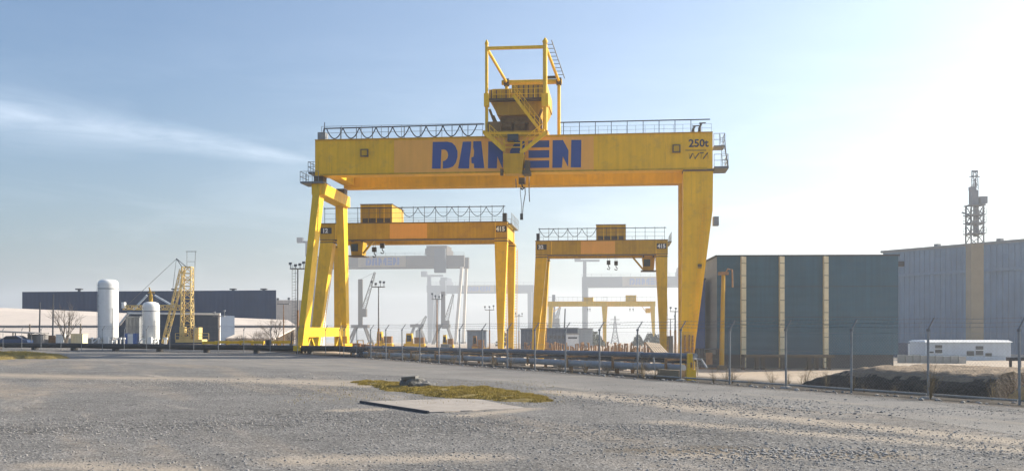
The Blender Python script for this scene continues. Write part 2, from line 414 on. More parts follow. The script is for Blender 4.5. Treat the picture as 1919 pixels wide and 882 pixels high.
# end platforms
p = f1.loc(1338, 316, .5)
e = MB(f1).box(p.x, p.x + 1.3, .0, 3.0, ZB + .05, ZB + .25).build('end_platform', M['rail'], big)
mb = MB(f1)
q = [(p.x + 1.25, .05), (p.x + 1.25, 2.95)]
rail_between(mb, (p.x, .05, ZB + .25), (p.x + 1.25, .05, ZB + .25), 1.1, 2); rail_between(mb, (p.x + 1.25, .05, ZB + .25), (p.x + 1.25, 2.95, ZB + .25), 1.1, 3)
mb.box(p.x, p.x + 1.0, .4, 2.4, ZB + 2.1, ZB + 2.22)
rail_between(mb, (p.x, .4, ZB + 2.2), (p.x + 1.0, .4, ZB + 2.2), 1.1, 2); rail_between(mb, (p.x + 1.0, .4, ZB + 2.2), (p.x + 1.0, 2.4, ZB + 2.2), 1.1, 2)
ladder(mb, (p.x + 1.0, .3, ZB + .25), (p.x + .75, .3, ZB + 3.2), (1, 0, 0), w=.4); mb.bar((p.x + 1.25, .05, ZB + .25), (p.x + .95, .4, ZB + 2.2), .09)
mb.build('platform_railing', M['galv'], e)
for (x, y, b0, b1) in ((563, 340, -.4, 2.2), (578, 322, .2, 2.6)):
    p = f1.loc(x, y, b0); p2 = f1.loc(606, y, b0)
    e = MB(f1).box(p.x, p2.x, b0, b1, p.z - .16, p.z).build('end_platform', M['rail'], big)
    mb = MB(f1); rail_between(mb, (p.x, b0, p.z), (p.x + (p2.x - p.x) * (.8 if y > 330 else .5), b0, p.z), .95, 3); rail_between(mb, (p.x, b0, p.z), (p.x, b1, p.z), .95, 3)
    mb.build('platform_railing', M['galv'], e)
# walkway railings and festoon line on the girder top
rl = MB(f1)
railing(rl, .6, f1.a(905, .1), .12, ZT + .09, h=1.25, step=2.0, r=.02, mids=1)
railing(rl, f1.a(1052, .1), Lg - .1, .12, ZT + .09, h=.75, step=.85, r=.012, mids=1)
rl.build('walkway_railing', M['rail'], gd)
rl = MB(f1)
zf = f1.loc(640, 238, .9).z
for i in range(24):
    a = f1.a(606 + i * 30, 1.0)
    if 905 < 606 + i * 30 < 1045: continue
    rl.bar((a, 1.5, ZT + .09), (a, 1.5, zf + (.1 if i else .6)), .06)
zr = zf + .12
rl.bar((f1.a(604, 1), 1.5, zf), (f1.a(907, 1), 1.5, zf + .1), .1); rl.bar((f1.a(1050, 1), 1.5, zf + .1), (Lg - .1, 1.5, zf + .1), .09)
rl.build('festoon_rail', M['dark'], gd)
fc = MB(f1)
a0 = f1.a(610, 1); st_ = (f1.a(640, 1) - f1.a(609, 1))
k = 0
while a0 + st_ * (k + 1) < f1.a(908, 1):
    fc.tube(catenary((a0 + st_ * k, 1.42, zf), (a0 + st_ * (k + 1), 1.42, zf + .02), 1.02), .055, 5); k += 1
fc.build('festoon_cable', M['dark'], gd)
MB(f1).box(.15, .9, .3, 1.3, ZT + .09, ZT + .85).build('junction_box', M['galv'], gd)
for x, h in ((1304, .75), (1316, 1.0)):
    mb = MB(f1); a = f1.a(x, .5); mb.tube([(a - .22, .6, ZT + .09), (a - .2, .6, ZT + .09 + h * .5), (a - .05, .6, ZT + h)], .16, 8, .1); mb.bar((a - .25, .6, ZT + h), (a + .35, .6, ZT + h + .03), .09)
    mb.build('vent_horn', M['grime'], gd)
MB(f1).bar((f1.a(605, 1), 1.5, zf), (.5, .9, ZT + .8), .08).build('festoon_stay', M['dark'], gd)

# trolley
def tp(x, y, b): return f1.loc(x, y, b)
tro = MB(f1)
b0t, b1t = .6, BR + 1.2
zc = tp(960, 200, b0t).z
la, ra = f1.a(912, b0t), f1.a(1021, b0t)
# base carriage
tro.box(la - .1, ra + .3, .3, 1.2, ZT + .1, ZT + .6); tro.box(la + .2, ra + 1.5, BR + .4, BR + 1.3, ZT + .1, ZT + .6)
tro.box(la - .1, la + .6, 1.2, BR + .4, ZT + .2, ZT + .7); tro.box(ra - .4, ra + .3, 1.2, BR + .4, ZT + .2, ZT + .7)
trolley = tro.build('trolley', M['amber'], big)
mb = MB(f1)
for x, w, yt in ((912.5, .3, 84), (1022, .42, 80)):
    p0 = tp(x, 178, b0t); p1 = tp(x, yt, b0t)
    mb.tube([(p0.x, b0t, ZT + .6), (p0.x, b0t, p1.z)], w / 2, 8)
    mb.box(p0.x - w * .75, p0.x + w * .75, b0t - .3, b0t + .3, p0.z - 1.1, p0.z + .1)
    mb.lathe((p0.x, b0t, p1.z), [(w * .6, 0), (w * .6, .15), (.05, .45)], 8)
pl, pr = tp(912.5, 91, b0t), tp(1022, 88, b0t)
mb.tube([pl, pr], .17, 8)
rl_, rr_ = tp(950, 155, BR + .6), tp(1048, 153, BR + .6)
mb.tube([tp(914, 93, b0t), rl_], .15, 8); mb.tube([tp(1024, 90, b0t), rr_], .15, 8)
mb.tube([rl_ - Vector((.5, 0, 0)), rr_ + Vector((.3, 0, 0))], .26, 8)
mb.tube([rr_, (rr_.x, rr_.y, ZT + .6)], .17, 8)
mb.tube([rl_, (rl_.x, rl_.y, ZT + .6)], .17, 8)
mb.build('mast_frame', M['yel'], trolley)
for c in (rl_, rr_): MB(f1).tube([c - Vector((.25, 0, 0)), c + Vector((.25, 0, 0))], .4, 10).build('sheave', M['grime'], trolley)
MB(f1).bar(rr_ + Vector((-.3, 0, .45)), rr_ + Vector((-1.2, 0, .45)), .25).build('winch_motor', M['grime'], trolley)
mb = MB(f1); ladder(mb, tp(1028, 76, b0t), tp(1053, 147, BR), (1, 0, 0), w=.62, step=.75, r=.07)
mb.build('ladder', M['rail'], trolley)
def pxbox(m, x0, x1, y0, y1, b0, b1):
    p = tp(x0, y1, b0); q = tp(x1, y0, b0); m.box(p.x, q.x, b0, b1, p.z, q.z)
mb = MB(f1)
pxbox(mb, 917, 959, 167, 187, 1.0, 8.5); pxbox(mb, 959.4, 1026, 158, 187, 2.0, 9.2)
p = tp(922, 215, 1.4); q = tp(1024, 187, 1.4); p2 = tp(932, 216, 1.4); q2 = tp(1012, 216, 1.4)
mb.hexa([(p2.x, 1.4, p2.z), (q2.x, 1.4, p2.z), (q2.x, 8, p2.z), (p2.x, 8, p2.z), (p.x, 1.4, q.z), (q.x, 1.4, q.z), (q.x, 8.6, q.z), (p.x, 8.6, q.z)])
hs = mb.build('winch_house', M['amber'], trolley)
mb = MB(f1)
for x in range(964, 1024, 9):
    p = tp(x, 186, 2.0); q = tp(x, 160, 2.0); mb.box(p.x - .05, p.x + .05, 1.93, 1.99, p.z, q.z)
for x in range(922, 958, 9):
    p = tp(x, 186, 1.); q = tp(x, 169, 1.); mb.box(p.x - .05, p.x + .05, .93, .99, p.z, q.z)
p = tp(916, 187, .8); q = tp(1028, 187, .8); mb.box(p.x, q.x, .5, 1.39, p.z - .1, p.z + .04)
mb.build('house_rib', M['grime'], trolley)
mb = MB(f1); p = tp(918, 187, .6); q = tp(1018, 187, .6); rail_between(mb, (p.x + .3, .55, p.z), (q.x, .55, p.z), .95, 6, .05)
mb.build('walkway_railing', M['yel'], trolley)
# hoist machinery under the house
mb = MB(f1)
pxbox(mb, 938, 1010, 217, 232, 2.0, 7.6); pxbox(mb, 946, 1002, 232, 249, 2.4, 7.2)
for x in (950, 975, 1000):
    p = tp(x, 240, 2.2); mb.tube([(p.x - .5, 2.2, p.z), (p.x + .5, 2.2, p.z)], .55, 12)
p = tp(930, 244, 1.); mb.box(p.x - .7, p.x + .5, .3, 1.6, ZT + .6, ZT + 1.5); p = tp(1005, 244, 1.); mb.box(p.x - .6, p.x + .6, .3, 1.5, ZT + .6, ZT + 1.6)
for (xa, ya, xb, yb) in ((918, 205, 934, 248), (1016, 205, 1000, 248), (925, 217, 940, 250), (1010, 215, 1016, 250)):
    mb.bar(tp(xa, ya, 1.2), tp(xb, yb, 1.2), .22)
mb.build('hoist_machinery', M['hoist'], trolley)
# stairs and the hanging cab in front of the girder
mb = MB(f1)
for db in (-.5, .35):
    mb.bar(tp(962, 178, db), tp(1012, 244, db), .12, .28)
    rail_between(mb, tp(964, 179, db), tp(1012, 243, db), 1.0, 5, .055)
n = 14
for i in range(n):
    t = tp(962, 178, 0).lerp(tp(1012, 244, 0), i / n); mb.box(t.x - .15, t.x + .15, -.45, .3, t.z, t.z + .04)
for db in (-1.5, -.7):
    mb.bar(tp(1024, 248, db), tp(976, 287, db), .14, .34)
    rail_between(mb, tp(1020, 250, db), tp(976, 285, db), 1.0, 5, .055)
mb.bar(tp(910, 249, -1.1), tp(946, 281, -1.1), .3, .42); mb.bar(tp(912, 249, -.3), tp(944, 279, -.3), .2, .3)
rail_between(mb, tp(918, 252, -1.3), tp(944, 277, -1.3), .9, 3, .05)
mb.bar(tp(909, 250, -1.2), tp(1022, 250, -1.2), .12, .14)
mb.bar((la, -1.1, ZT + .3), (la, .5, ZT + .3), .25); mb.bar((ra, -1.1, ZT + .3), (ra, .5, ZT + .3), .25)
mb.bar(tp(946, 262, -1.2), tp(946, 285, -1.2), .1); mb.bar(tp(978, 262, -1.2), tp(978, 285, -1.2), .1); mb.bar(tp(946, 268, -1.2), tp(978, 268, -1.2), .08); mb.bar(tp(946, 276, -1.2), tp(978, 276, -1.2), .08)
mb.build('access_stair', M['yel'], trolley)
mb = MB(f1); p = tp(943, 325, -1.9); q = tp(982, 287, -1.9)
mb.hexa([(p.x + .1, -1.7, p.z), (q.x - .2, -1.7, p.z), (q.x - .2, -.25, p.z), (p.x + .1, -.25, p.z), (p.x, -1.9, q.z), (q.x, -1.9, q.z), (q.x, -.25, q.z), (p.x, -.25, q.z)])
cab = mb.build('operator_cab', M['amber'], trolley)
mb = MB(f1); p = tp(984, 318, -1.6); q = tp(992, 300, -1.6); mb.box(p.x, q.x, -1.5, -.4, p.z, q.z); pxbox(mb, 980, 994, 318, 326, -1.7, -.3); mb.build('side_locker', M['grime'], trolley)
mb = MB(f1); pxbox(mb, 938, 943, 316, 328, -1.4, -.9); mb.build('lamp_housing', M['grime'], trolley)
mb = MB(f1)
p = tp(962, 258, -1.1); mb.box(p.x - .5, p.x + .5, -1.3, -.2, p.z - .3, p.z + .3)
mb.build('cab_glazing', M['glass'], trolley)
# hook, ropes
mb = MB(f1)
bh = 5.0
for x in (973, 985): mb.tube([tp(x, 250, bh), tp(x, 345, bh)], .035, 5)
mb.tube([tp(976, 350, bh), tp(975.5, 360, bh), tp(978, 385, bh), tp(977, 408, bh)], .03, 5); mb.tube([tp(984, 350, bh), tp(985, 362, bh), tp(981, 385, bh), tp(979, 408, bh)], .045, 5)
mb.tube([tp(992, 330, bh), tp(992, 360, bh), tp(993, 378, bh)], .05, 5)
mb.tube([tp(967, 335, bh), tp(968, 352, bh)], .06, 5)
mb.build('wire_sling', M['rail'], big)
mb = MB(f1); p = tp(978.5, 343, bh)
mb.box(p.x - .28, p.x + .28, bh - .25, bh + .25, p.z - .1, p.z + .5); mb.tube([(p.x, bh, p.z - .1), (p.x + .05, bh, p.z - .35), (p.x + .22, bh, p.z - .5), (p.x + .05, bh, p.z - .62), (p.x - .12, bh, p.z - .5)], .09, 6)
mb.build('hook_block', M['dark'], big)
q = tp(978, 404, bh); MB(f1).box(q.x - .14, q.x + .14, bh - .12, bh + .12, q.z - .4, q.z + .2).build('sling_shackle', M['dark'], big)

# ================================================================== 2. medium gantry cranes
def medium_crane(xl, xr, Yr_, ytop, ybot, legs, house, rails, cab, hooks, panel, plates, label, group, depth=7.4, detail=True, m='amber', mleg='yel', gz=None):
    Xr_ = (xr - CX) / F0 * Yr_; r = (xl - CX) / F0
    L = (Xr_ - r * Yr_) / (math.cos(R(TH)) + r * math.sin(R(TH)))
    O = (Xr_ - L * math.cos(R(TH)), Yr_ + L * math.sin(R(TH)))
    f = Frame(O, TH)
    ctr = f.w((L / 2, depth / 2, 0))
    g0 = ground_z(ctr.x, ctr.y) if gz is None else gz
    root = thing('gantry_crane', (ctr.x, ctr.y, g0), label, 'gantry crane', group)
    xm = (xl + xr) / 2
    zt = f.loc(xm, ytop, 0).z; zb = f.loc(xm, ybot, 0).z
    t = 1.3 if detail else 1.1
    dr = depth
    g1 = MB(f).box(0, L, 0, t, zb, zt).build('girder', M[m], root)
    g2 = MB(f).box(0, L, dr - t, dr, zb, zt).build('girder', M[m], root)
    mb = MB(f).box(-.05, L + .05, -.1, t + .08, zt, zt + .07).box(.0, L, -.08, t + .06, zb - .06, zb); mb.build('flange', M['grime' if detail else m], g1)
    for a in (.05, L - .8): MB(f).box(a, a + .75, t + .01, dr - t - .01, zb + .1, zt - .05).build('end_tie', M[mleg], root)
    for (front, top, bot, yb) in legs:
        b = 0 if front else dr - t
        mb = MB(f)
        ft, tpp = quad_leg(mb, f, (top[0], top[1], ybot, b + .02), (bot[0], bot[1], yb, b + (bot[2] if len(bot) > 2 else 0) + .25), t - .04, t - .5, ztop=zb - .065, zbot=g0 + .75)
        lg = mb.build('leg', M[mleg], root)
        if detail:
            MB(f).box(tpp.x - (tpp.x - f.a(top[0], b)), f.a(top[1], b) + .04, b - .03, b + t + .03, zb - .35, zb - .24).build('flange', M['grime'], lg)
            mb = MB(f); ladder(mb, (ft.x + .35, ft.y + .75, g0 + 1), (tpp.x + .4, b + t + .12, zb - .6), (1, 0, 0), r=.05); mb.build('ladder', M['yel'], lg)
            o = MB(f).box(ft.x - .3, ft.x + .3, ft.y - 1.3, ft.y + 1.3, g0 + .3, g0 + .74).build('bogie', M[mleg], lg)
        for db in (-.8, .8): MB(f).tube([(ft.x - .14, ft.y + db, g0 + .3), (ft.x + .14, ft.y + db, g0 + .3)], .29, 12).build('wheel', M['grime'], lg)
    if panel:
        MB(f).box(f.a(panel[0], 0), f.a(panel[1], 0), -.02, -.002, zb + .06, zt - .06).build('painted_panel', M['peach'], g1)
    # machinery house on the girders
    hx0, hx1, hy0, hy1 = house
    hb0, hb1 = (.5, dr - 1.3)
    p = f.loc(hx0, hy1, hb0); q = f.loc(hx1, hy0, hb0)
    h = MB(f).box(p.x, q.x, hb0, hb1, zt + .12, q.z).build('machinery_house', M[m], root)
    MB(f).box(p.x - .1, q.x + .1, hb0 - .1, hb1 + .1, q.z, q.z + .08).build('house_roof', M['rail' if detail else m], h)
    if detail:
        mb = MB(f); n = 4
        for i in range(n + 1):
            a = p.x + (q.x - p.x) * i / n; mb.box(a - .05, a + .05, hb0 - .08, hb0 - .001, zt + .12, q.z - .01)
        mb.box(p.x, q.x, hb0 - .07, hb0 - .002, q.z - .25, q.z - .12); mb.build('house_rib', M['yel'], h)
        MB(f).box(p.x + .2, q.x - .2, hb0 - .03, hb0 - .003, zt + .15, zt + .62).build('vent_panel', M['grime'], h)
    # railing, festoon
    if rails:
        x0, x1, yr_, fx0, fx1, np = rails
        zr = f.loc(xm, yr_, .1).z
        mb = MB(f)
        a0, a1 = f.a(x0, .1), f.a(x1, .1)
        for i in range(np + 1):
            a = a0 + (a1 - a0) * i / np; mb.bar((a, .12, zt + .07), (a, .12, zr + .12), .05 if detail else .06)
        mb.bar((a0 - .1, .12, zr), (a1 + .2, .12, zr), .085)
        for k in (.33, .66): mb.bar((a0, .12, zt + (zr - zt) * k), (a1, .12, zt + (zr - zt) * k), .025)
        mb.build('walkway_railing', M['dark' if detail else 'rail'], g1)
        if detail:
            mb = MB(f)
            af0, af1 = f.a(fx0, .3), f.a(fx1, .3); nl = max(1, int((af1 - af0) / 1.72))
            for i in range(nl): mb.tube(catenary((af0 + (af1 - af0) * i / nl, .3, zr - .02), (af0 + (af1 - af0) * (i + 1) / nl, .3, zr - .02), 1.0), .035, 5)
            mb.build('festoon_cable', M['dark'], g1)
            mb = MB(f)
            railing(mb, a0, a1, dr - .1, zt + .07, 1.1, 1.9, .018, 1); mb.build('walkway_railing', M['rail'], g2)
    # cab under the girder
    cx0, cx1, cy0, cy1, sx, sy, ex, ey = cab
    p = f.loc(cx0, cy1, 1.4); q = f.loc(cx1, cy0, 1.4)
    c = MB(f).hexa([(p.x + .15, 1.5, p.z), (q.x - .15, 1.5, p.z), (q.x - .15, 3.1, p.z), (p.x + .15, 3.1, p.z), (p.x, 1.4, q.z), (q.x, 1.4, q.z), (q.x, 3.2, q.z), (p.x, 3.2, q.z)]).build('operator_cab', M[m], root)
    if detail:
        w = (q.x - p.x); hh = q.z - p.z
        s0, s1 = (.12, .62) if sx > cx0 + 20 or sx < cx0 and False else (.12, .62)
        MB(f).box(p.x + w * s0, p.x + w * s1, 1.36, 1.395, p.z + hh * .3, p.z + hh * .85).build('cab_window', M['glass'], c)
        MB(f).box(p.x - .15, q.x + .15, 1.2, 3.4, p.z - .14, p.z - .02).build('cab_floor', M['grime'], c)
        for a in (p.x + .1, q.x - .25): MB(f).box(a, a + .15, 1.6, 3, q.z, zb).build('cab_hanger', M['grime'], c)
    MB(f).bar(f.loc(sx, sy, 1.35), f.loc(ex, ey, 1.35), .22).build('cab_strut', M[m], root)
    for hx, hy in hooks:
        b = dr * .55
        p = f.loc(hx, hy, b)
        mb = MB(f)
        mb.tube([(p.x - .12, b, zb), (p.x - .12, b, p.z), (p.x + .12, b, p.z), (p.x + .12, b, zb)], .025, 5)
        hk = mb.build('hoist_rope', M['rail'], root)
        mb = MB(f); mb.box(p.x - .24, p.x + .24, b - .2, b + .2, p.z - .55, p.z)
        mb.tube([(p.x, b, p.z - .5), (p.x, b, p.z - .8), (p.x + .18, b, p.z - .95), (p.x + .12, b, p.z - 1.15), (p.x - .1, b, p.z - 1.15), (p.x - .18, b, p.z - 1.0)], .065, 6)
        mb.build('hook_block', M['dark' if detail else 'fargrey'], hk)
    if detail:
        for (x0, x1, txt) in plates:
            p0 = f.a(x0, 0); p1 = f.a(x1, 0); zc_ = (zt + zb) / 2 + .12
            pl_ = MB(f).box(p0, p1, -.03, -.003, zc_ - .34, zc_ + .34).build('number_plate', M['plate'], g1)
            text_mesh(txt, f, p0 + .16, -.032, zc_ - .22, .46, 'plate_marking', M['white'], pl_, bold=.03)
        for a in (f.a(xl + 30, 0), f.a(xr - 22, 0)): MB(f).box(a - .06, a + .06, -.05, -.002, zb + .03, zt - .03).build('web_stiffener', M['yel'], g1)
        e = MB(f).box(L + .06, L + .5, .2, dr - .2, zt - .25, zt - .12).build('end_platform', M['rail'], root)
        mb = MB(f); rail_between(mb, (L + .46, .2, zt - .12), (L + .46, dr - .2, zt - .12), 1.1, 5, .045); mb.build('platform_railing', M['galv'], e)
        MB(f).box(*((.1, .5) if xl > 960 else (L - .55, L - .1)), .2, 1.0, zt + .08, zt + 1.0).build('junction_box', M['dark'], g1)
    return f, root

GRPM = 'medium yellow gantry cranes'
medium_crane(600, 951, 112.0, 417.5, 447.5,
    [(1, (600.5, 625), (581, 596, -2.2), 648), (0, (626, 645), (627, 638), 648), (1, (927, 951), (933, 943), 645), (0, (951, 965.5), (953, 962), 645)],
    (677, 735, 383, 416), (609, 944, 388.5, 752, 944, 16), (656, 681, 453, 478, 702, 449, 681, 475), [(702, 463), (717, 456)],
    (731, 801), [(602, 622, '12'), (927.5, 949, '415')], 'yellow gantry crane with cab by its left leg, the wider one under the huge crane', GRPM, depth=8.0)
medium_crane(1004, 1252, 128.0, 450.5, 476.5,
    [(1, (1004, 1026), (997, 1007), 650), (0, (1010, 1030), (1008.5, 1020), 650), (1, (1230, 1251.5), (1239.5, 1250), 650), (0, (1229, 1249), (1238, 1246), 650)],
    (1118.5, 1172, 421, 450), (1011, 1246, 427.5, 1011, 1118, 13), (1204, 1228, 482, 506, 1183, 478, 1206, 505), [(1141, 488), (1155, 489)],
    (1089, 1153, ), [(1007, 1025, '32'), (1230.5, 1249, '415')], 'yellow gantry crane with cab by its right leg, the narrower one under the huge crane', GRPM, depth=7.4)
for (xl, xr, hs_, cb, lab, hk) in (
    (1027, 1138, (1094, 1112, 557, 566), (1028, 1037, 576, 585, 1052, 573, 1038, 584), 'hazy yellow gantry crane far behind, its house close to the shared middle legs', [(1102, 578), (1106, 578)]),
    (1129, 1229, (1173, 1193, 553, 564), (1210, 1220, 577, 586, 1203, 573, 1211, 584), 'hazy yellow gantry crane far behind the narrower crane, its cab by the slim outer leg', [(1181, 578), (1187, 578)])):
    medium_crane(xl, xr, 420.0, 564.5, 573, [(1, (xl + 1, xl + 10), (xl + 1, xl + 5), 638), (0, (xl + 1, xl + 10), (xl + 2, xl + 6), 638), (1, (xr - 10, xr - 1), (xr - 5, xr - 1), 638), (0, (xr - 9, xr - 1), (xr - 5, xr - 1), 638)],
        hs_, (xl + 2, xr - 1, 556, 0, 0, 12), cb, hk, None, [], lab, 'far medium gantry cranes', depth=9, detail=False, m='yel')

# ================================================================== 3. far goliath cranes in the haze
def far_crane(xl, xr, Yc, ytop, ybot, trolley, legL, legR, text, jib, label, m='farsteel', ybase=642):
    Xr_ = (xr - CX) / F0 * Yc; rr = (xl - CX) / F0
    L = (Xr_ - rr * Yc) / (math.cos(R(TH)) + rr * math.sin(R(TH)))
    X0 = Xr_ - L * math.cos(R(TH))
    f = Frame((X0, Yc + L * math.sin(R(TH))), TH)
    g0 = ground_z((X0 + Xr_) / 2, Yc)
    root = thing('gantry_crane', ((X0 + Xr_) / 2, Yc, g0), label, 'gantry crane', 'far goliath cranes')
    zt = P(xl, ytop, Yc).z; zb = P(xl, ybot, Yc).z
    k = Yc / 400
    D = 12 * k
    g1 = MB(f).box(0, L, 0, 2.4 * k, zb, zt).build('girder', M[m], root)
    MB(f).box(0, L, D, D + 2.4 * k, zb, zt).build('girder', M[m], root)
    mb = MB(f); railing(mb, 0, L, .1, zt, 1.2 * k, 4 * k, .05 * k, 1); mb.build('walkway_railing', M['rail'], g1)
    if text:
        x0, x1 = text; a0, a1 = f.a(x0, 0), f.a(x1, 0); h = (zt - zb) * .72
        MB(f).box(a0 - h, a1 + h * .8, -.04, -.002, zb + .1, zt - .1).build('sign_panel', M['tan'], g1)
        mb = MB(f)
        for poly in stroke_letters():
            mb.prism([(a0 + (zx - 65) / 1790 * (a1 - a0), zb + (zt - zb) * .14 + h * (1 - (zy - 66) / 344)) for zx, zy in poly], -.1, -.042)
        mb.build('lettering', M['blue'], g1)
    for kind, xt0, xt1, xb0, xb1 in (legL, legR):
        for b in (0, D):
            mb = MB(f); sp_ = {'A': 4.0 * k, 'P': 0}[kind] * (-1 if b == 0 else 1)
            w = k * (2.2 if kind == 'P' else 1.6)
            t0, t1 = f.a(xt0, 0), f.a(xt1, 0); u0, u1 = f.a(xb0, 0), f.a(xb1, 0)
            mb.hexa([(u0, b + sp_, g0 + 1.5), (u1, b + sp_, g0 + 1.5), (u1, b + sp_ + w, g0 + 1.5), (u0, b + sp_ + w, g0 + 1.5), (t0, b, zb), (t1, b, zb), (t1, b + w, zb), (t0, b + w, zb)])
            lg = mb.build('leg', M['farlit'] if kind == 'A' else M[m], root)
            MB(f).box(u0 - .2, u1 + .2, b + sp_ - 2.5 * k, b + sp_ + w + 2.5 * k, g0 + .1, g0 + 1.49).build('bogie', M[m], lg)
    tx0, tx1, ty0, ty1, cy = trolley
    p = P(tx0, ty1, Yc); q = P(tx1, ty0, Yc)
    a0, a1 = f.a(tx0, 0), f.a(tx1, 0)
    t = MB(f).box(a0, a1, -k, D + 3.4 * k, zt + .5, q.z).box(a0 + (a1 - a0) * .1, a1, 0, D, zt + .01, zt + .49).build('trolley', M[m], root)
    zc0 = P(tx0, cy, Yc).z
    am = a0 + (a1 - a0) * .45
    MB(f).hexa([(am + .5, -3.2 * k, zc0), (a1 - .5, -3.2 * k, zc0), (a1 - .5, -.6 * k, zc0), (am + .5, -.6 * k, zc0), (am, -3.2 * k, zb + 1), (a1, -3.2 * k, zb + 1), (a1, -.6 * k, zb + 1), (am, -.6 * k, zb + 1)]).box(am + .5, a1 - .5, -3 * k, -.4 * k, zb + 1, q.z - .5).build('operator_cab', M['fargrey'], t)
    MB(f).box(a0 + .5, a1 - .3, 1, D, q.z, q.z + 1.2 * k).build('winch_house', M[m], t)
    if jib:
        x, yb0, y0, xa, xb = jib
        aj = f.a(x, 0); zj = P(x, y0, Yc).z
        j = MB(f).box(aj - .7 * k, aj + .7 * k, .5 * k, 1.9 * k, zt, zj).build('jib_post', M['fargrey'], root)
        MB(f).box(f.a(xa, 0), f.a(xb, 0), .7 * k, 1.7 * k, zj, zj + .8 * k).box(f.a(xa, 0), f.a(xa, 0) + 2.4 * k, .3 * k, 2.1 * k, zj + .3 * k, zj + 2.2 * k).build('jib_arm', M['fargrey'], j)
    return root
far_crane(578, 870, 850, 478, 499, (798, 838, 465, 476, 511), ('P', 575, 592, 580, 586), ('A', 863, 868, 854, 859), (686, 749), (575, 478, 452, 556, 590), 'faded goliath crane with lettered girder and grey trolley, seen under the wider crane')
far_crane(800, 1000, 1500, 533.5, 547, (825, 838, 524, 532, 553), ('P', 801, 814, 802, 809), ('P', 989, 997, 990, 996), (878, 919), (804, 533, 517, 789, 830), 'faintest goliath crane deep in the haze, lower girder behind the lamp masts', m='fargrey')
far_crane(1091, 1330, 1150, 517, 535.5, (1270, 1296, 506, 515, 545), ('P', 1091, 1101, 1092, 1100), ('A', 1322, 1330, 1318, 1326), (1180, 1241), (1096, 517, 488, 1077, 1124), 'grey hazy goliath crane seen through the narrower crane, jib on its leg', m='fargrey')

# ================================================================== 4. harbour cranes, lamp masts, pylon
def harbour_crane(x, Yc, ytop, w, boom, label, m='farsteel', tw=8.0):
    g0 = ground_z((x - CX) / F0 * Yc, Yc)
    c = P(x, HZ, Yc); c.z = g0
    root = thing('harbour_crane', c, label, 'harbour crane', 'hazy harbour cranes')
    X, Y = c.x, c.y; k = Yc / 400
    mb = MB()
    for sx in (-1, 1):
        for sy in (-1, 1): mb.bar((X + sx * tw, Y + sy * tw, g0), (X + sx * w, Y + sy * w, g0 + 7 * k), .6 * k)
    mb.box(X - tw * .7, X + tw * .7, Y - tw * .7, Y + tw * .7, g0 + 6.6 * k, g0 + 7.8 * k); mb.build('portal', M[m], root)
    zt = P(x, ytop, Yc).z
    zc = g0 + 8
    mb = MB().box(X - w * .5, X + w * .5, Y - w * .5, Y + w * .5, g0 + 7.81 * k, zt); mb.build('tower', M[m], root)
    bx0, by0, bx1, by1 = boom
    p = P(bx0, by0, Yc); q = P(bx1, by1, Yc)
    MB().box(min(X, p.x) - .4 * k, max(X, p.x) + 1.4 * k, Y - 1.6 * k, Y + 1.6 * k, p.z - 2.4 * k, p.z + .8 * k).build('slewing_cab', M['farsteel'], root)
    MB().lattice(p, q, 1.6 * k, .6 * k, 10, .2 * k, .12 * k).build('boom', M['farsteel'], root)
    MB().tube([(X, Y, zt), q], .06 * k, 4).tube([q, (q.x, q.y, q.z - 6 * k)], .06 * k, 4).build('hoist_rope', M['rail'], root)
harbour_crane(676, 700, 523, 2.9, (681, 582, 703, 510), 'grey harbour crane with raised boom close beside the wider crane cab leg')
harbour_crane(831, 800, 546, 3.3, (836, 604, 850, 551), 'hazy harbour crane with short raised boom below the faintest goliath girder')
harbour_crane(782, 900, 606, 2.3, (785, 622, 799, 592), 'smallest hazy harbour crane, low among the yard machinery')
harbour_crane(1038, 900, 552, 2.7, (1042, 600, 1050, 575), 'hazy harbour crane half hidden by the left leg of the narrower crane', m='fargrey')

def lamp_mast(x, Yc, ytop, r, label, heads=4, ladd=False, m='galv', low='rust'):
    r *= .52
    X = (x - CX) / F0 * Yc; g0 = ground_z(X, Yc); zt = P(x, ytop, Yc).z
    root = thing('floodlight_mast', (X, Yc, g0), label, 'floodlight mast', 'floodlight masts in the yard')
    MB().tube([(X, Yc, g0 + 4.5), (X, Yc, zt)], r, 8, r * .7).build('pole', M[m], root)
    MB().tube([(X, Yc, g0), (X, Yc, g0 + 4.5)], r * 1.25, 8).build('pole_sleeve', M[low], root)
    MB().box(X - .85, X + .85, Yc - .35, Yc + .35, zt - .08, zt + .03).build('crossarm', M['rail'], root)
    zt0 = zt
    for i in range(heads):
        a = X - .8 + 1.6 * i / (heads - 1) + random.uniform(-.1, .1); up_ = random.uniform(0, .35) + .5 * abs(i / (heads - 1) - .5); zt = zt0 + up_
        MB().bar((a, Yc, zt0), (a, Yc, zt + .25), .07).build('bracket', M['rail'], root)
        MB().hexa([(a - .15, Yc - .35, zt + .1), (a + .15, Yc - .35, zt + .1), (a + .13, Yc + .2, zt + .25), (a - .13, Yc + .2, zt + .25), (a - .15, Yc - .22, zt + .4), (a + .15, Yc - .22, zt + .4), (a + .13, Yc + .25, zt + .37), (a - .13, Yc + .25, zt + .37)]).build('floodlight', M['rail'], root)
    if ladd:
        mb = MB(); ladder(mb, (X - r - .35, Yc, g0 + .5), (X - r - .35, Yc, zt), (1, 0, 0), w=.4, r=.04)
        for i in range(8):
            z = g0 + 2 + (zt - g0 - 2) * i / 8; mb.bar((X - r, Yc, z), (X - r - .35, Yc, z), .04)
        mb.build('ladder', M['rail'], root)
lamp_mast(558.5, 118, 503, .2, 'tall floodlight mast with ladder close beside the huge crane A-shaped leg', ladd=True)
lamp_mast(710, 135, 537, .2, 'floodlight mast with outspread lamps between the two legs of the wider crane')
lamp_mast(819.5, 165, 560, .2, 'dark floodlight mast in front of the faintest goliath crane', m='rust')
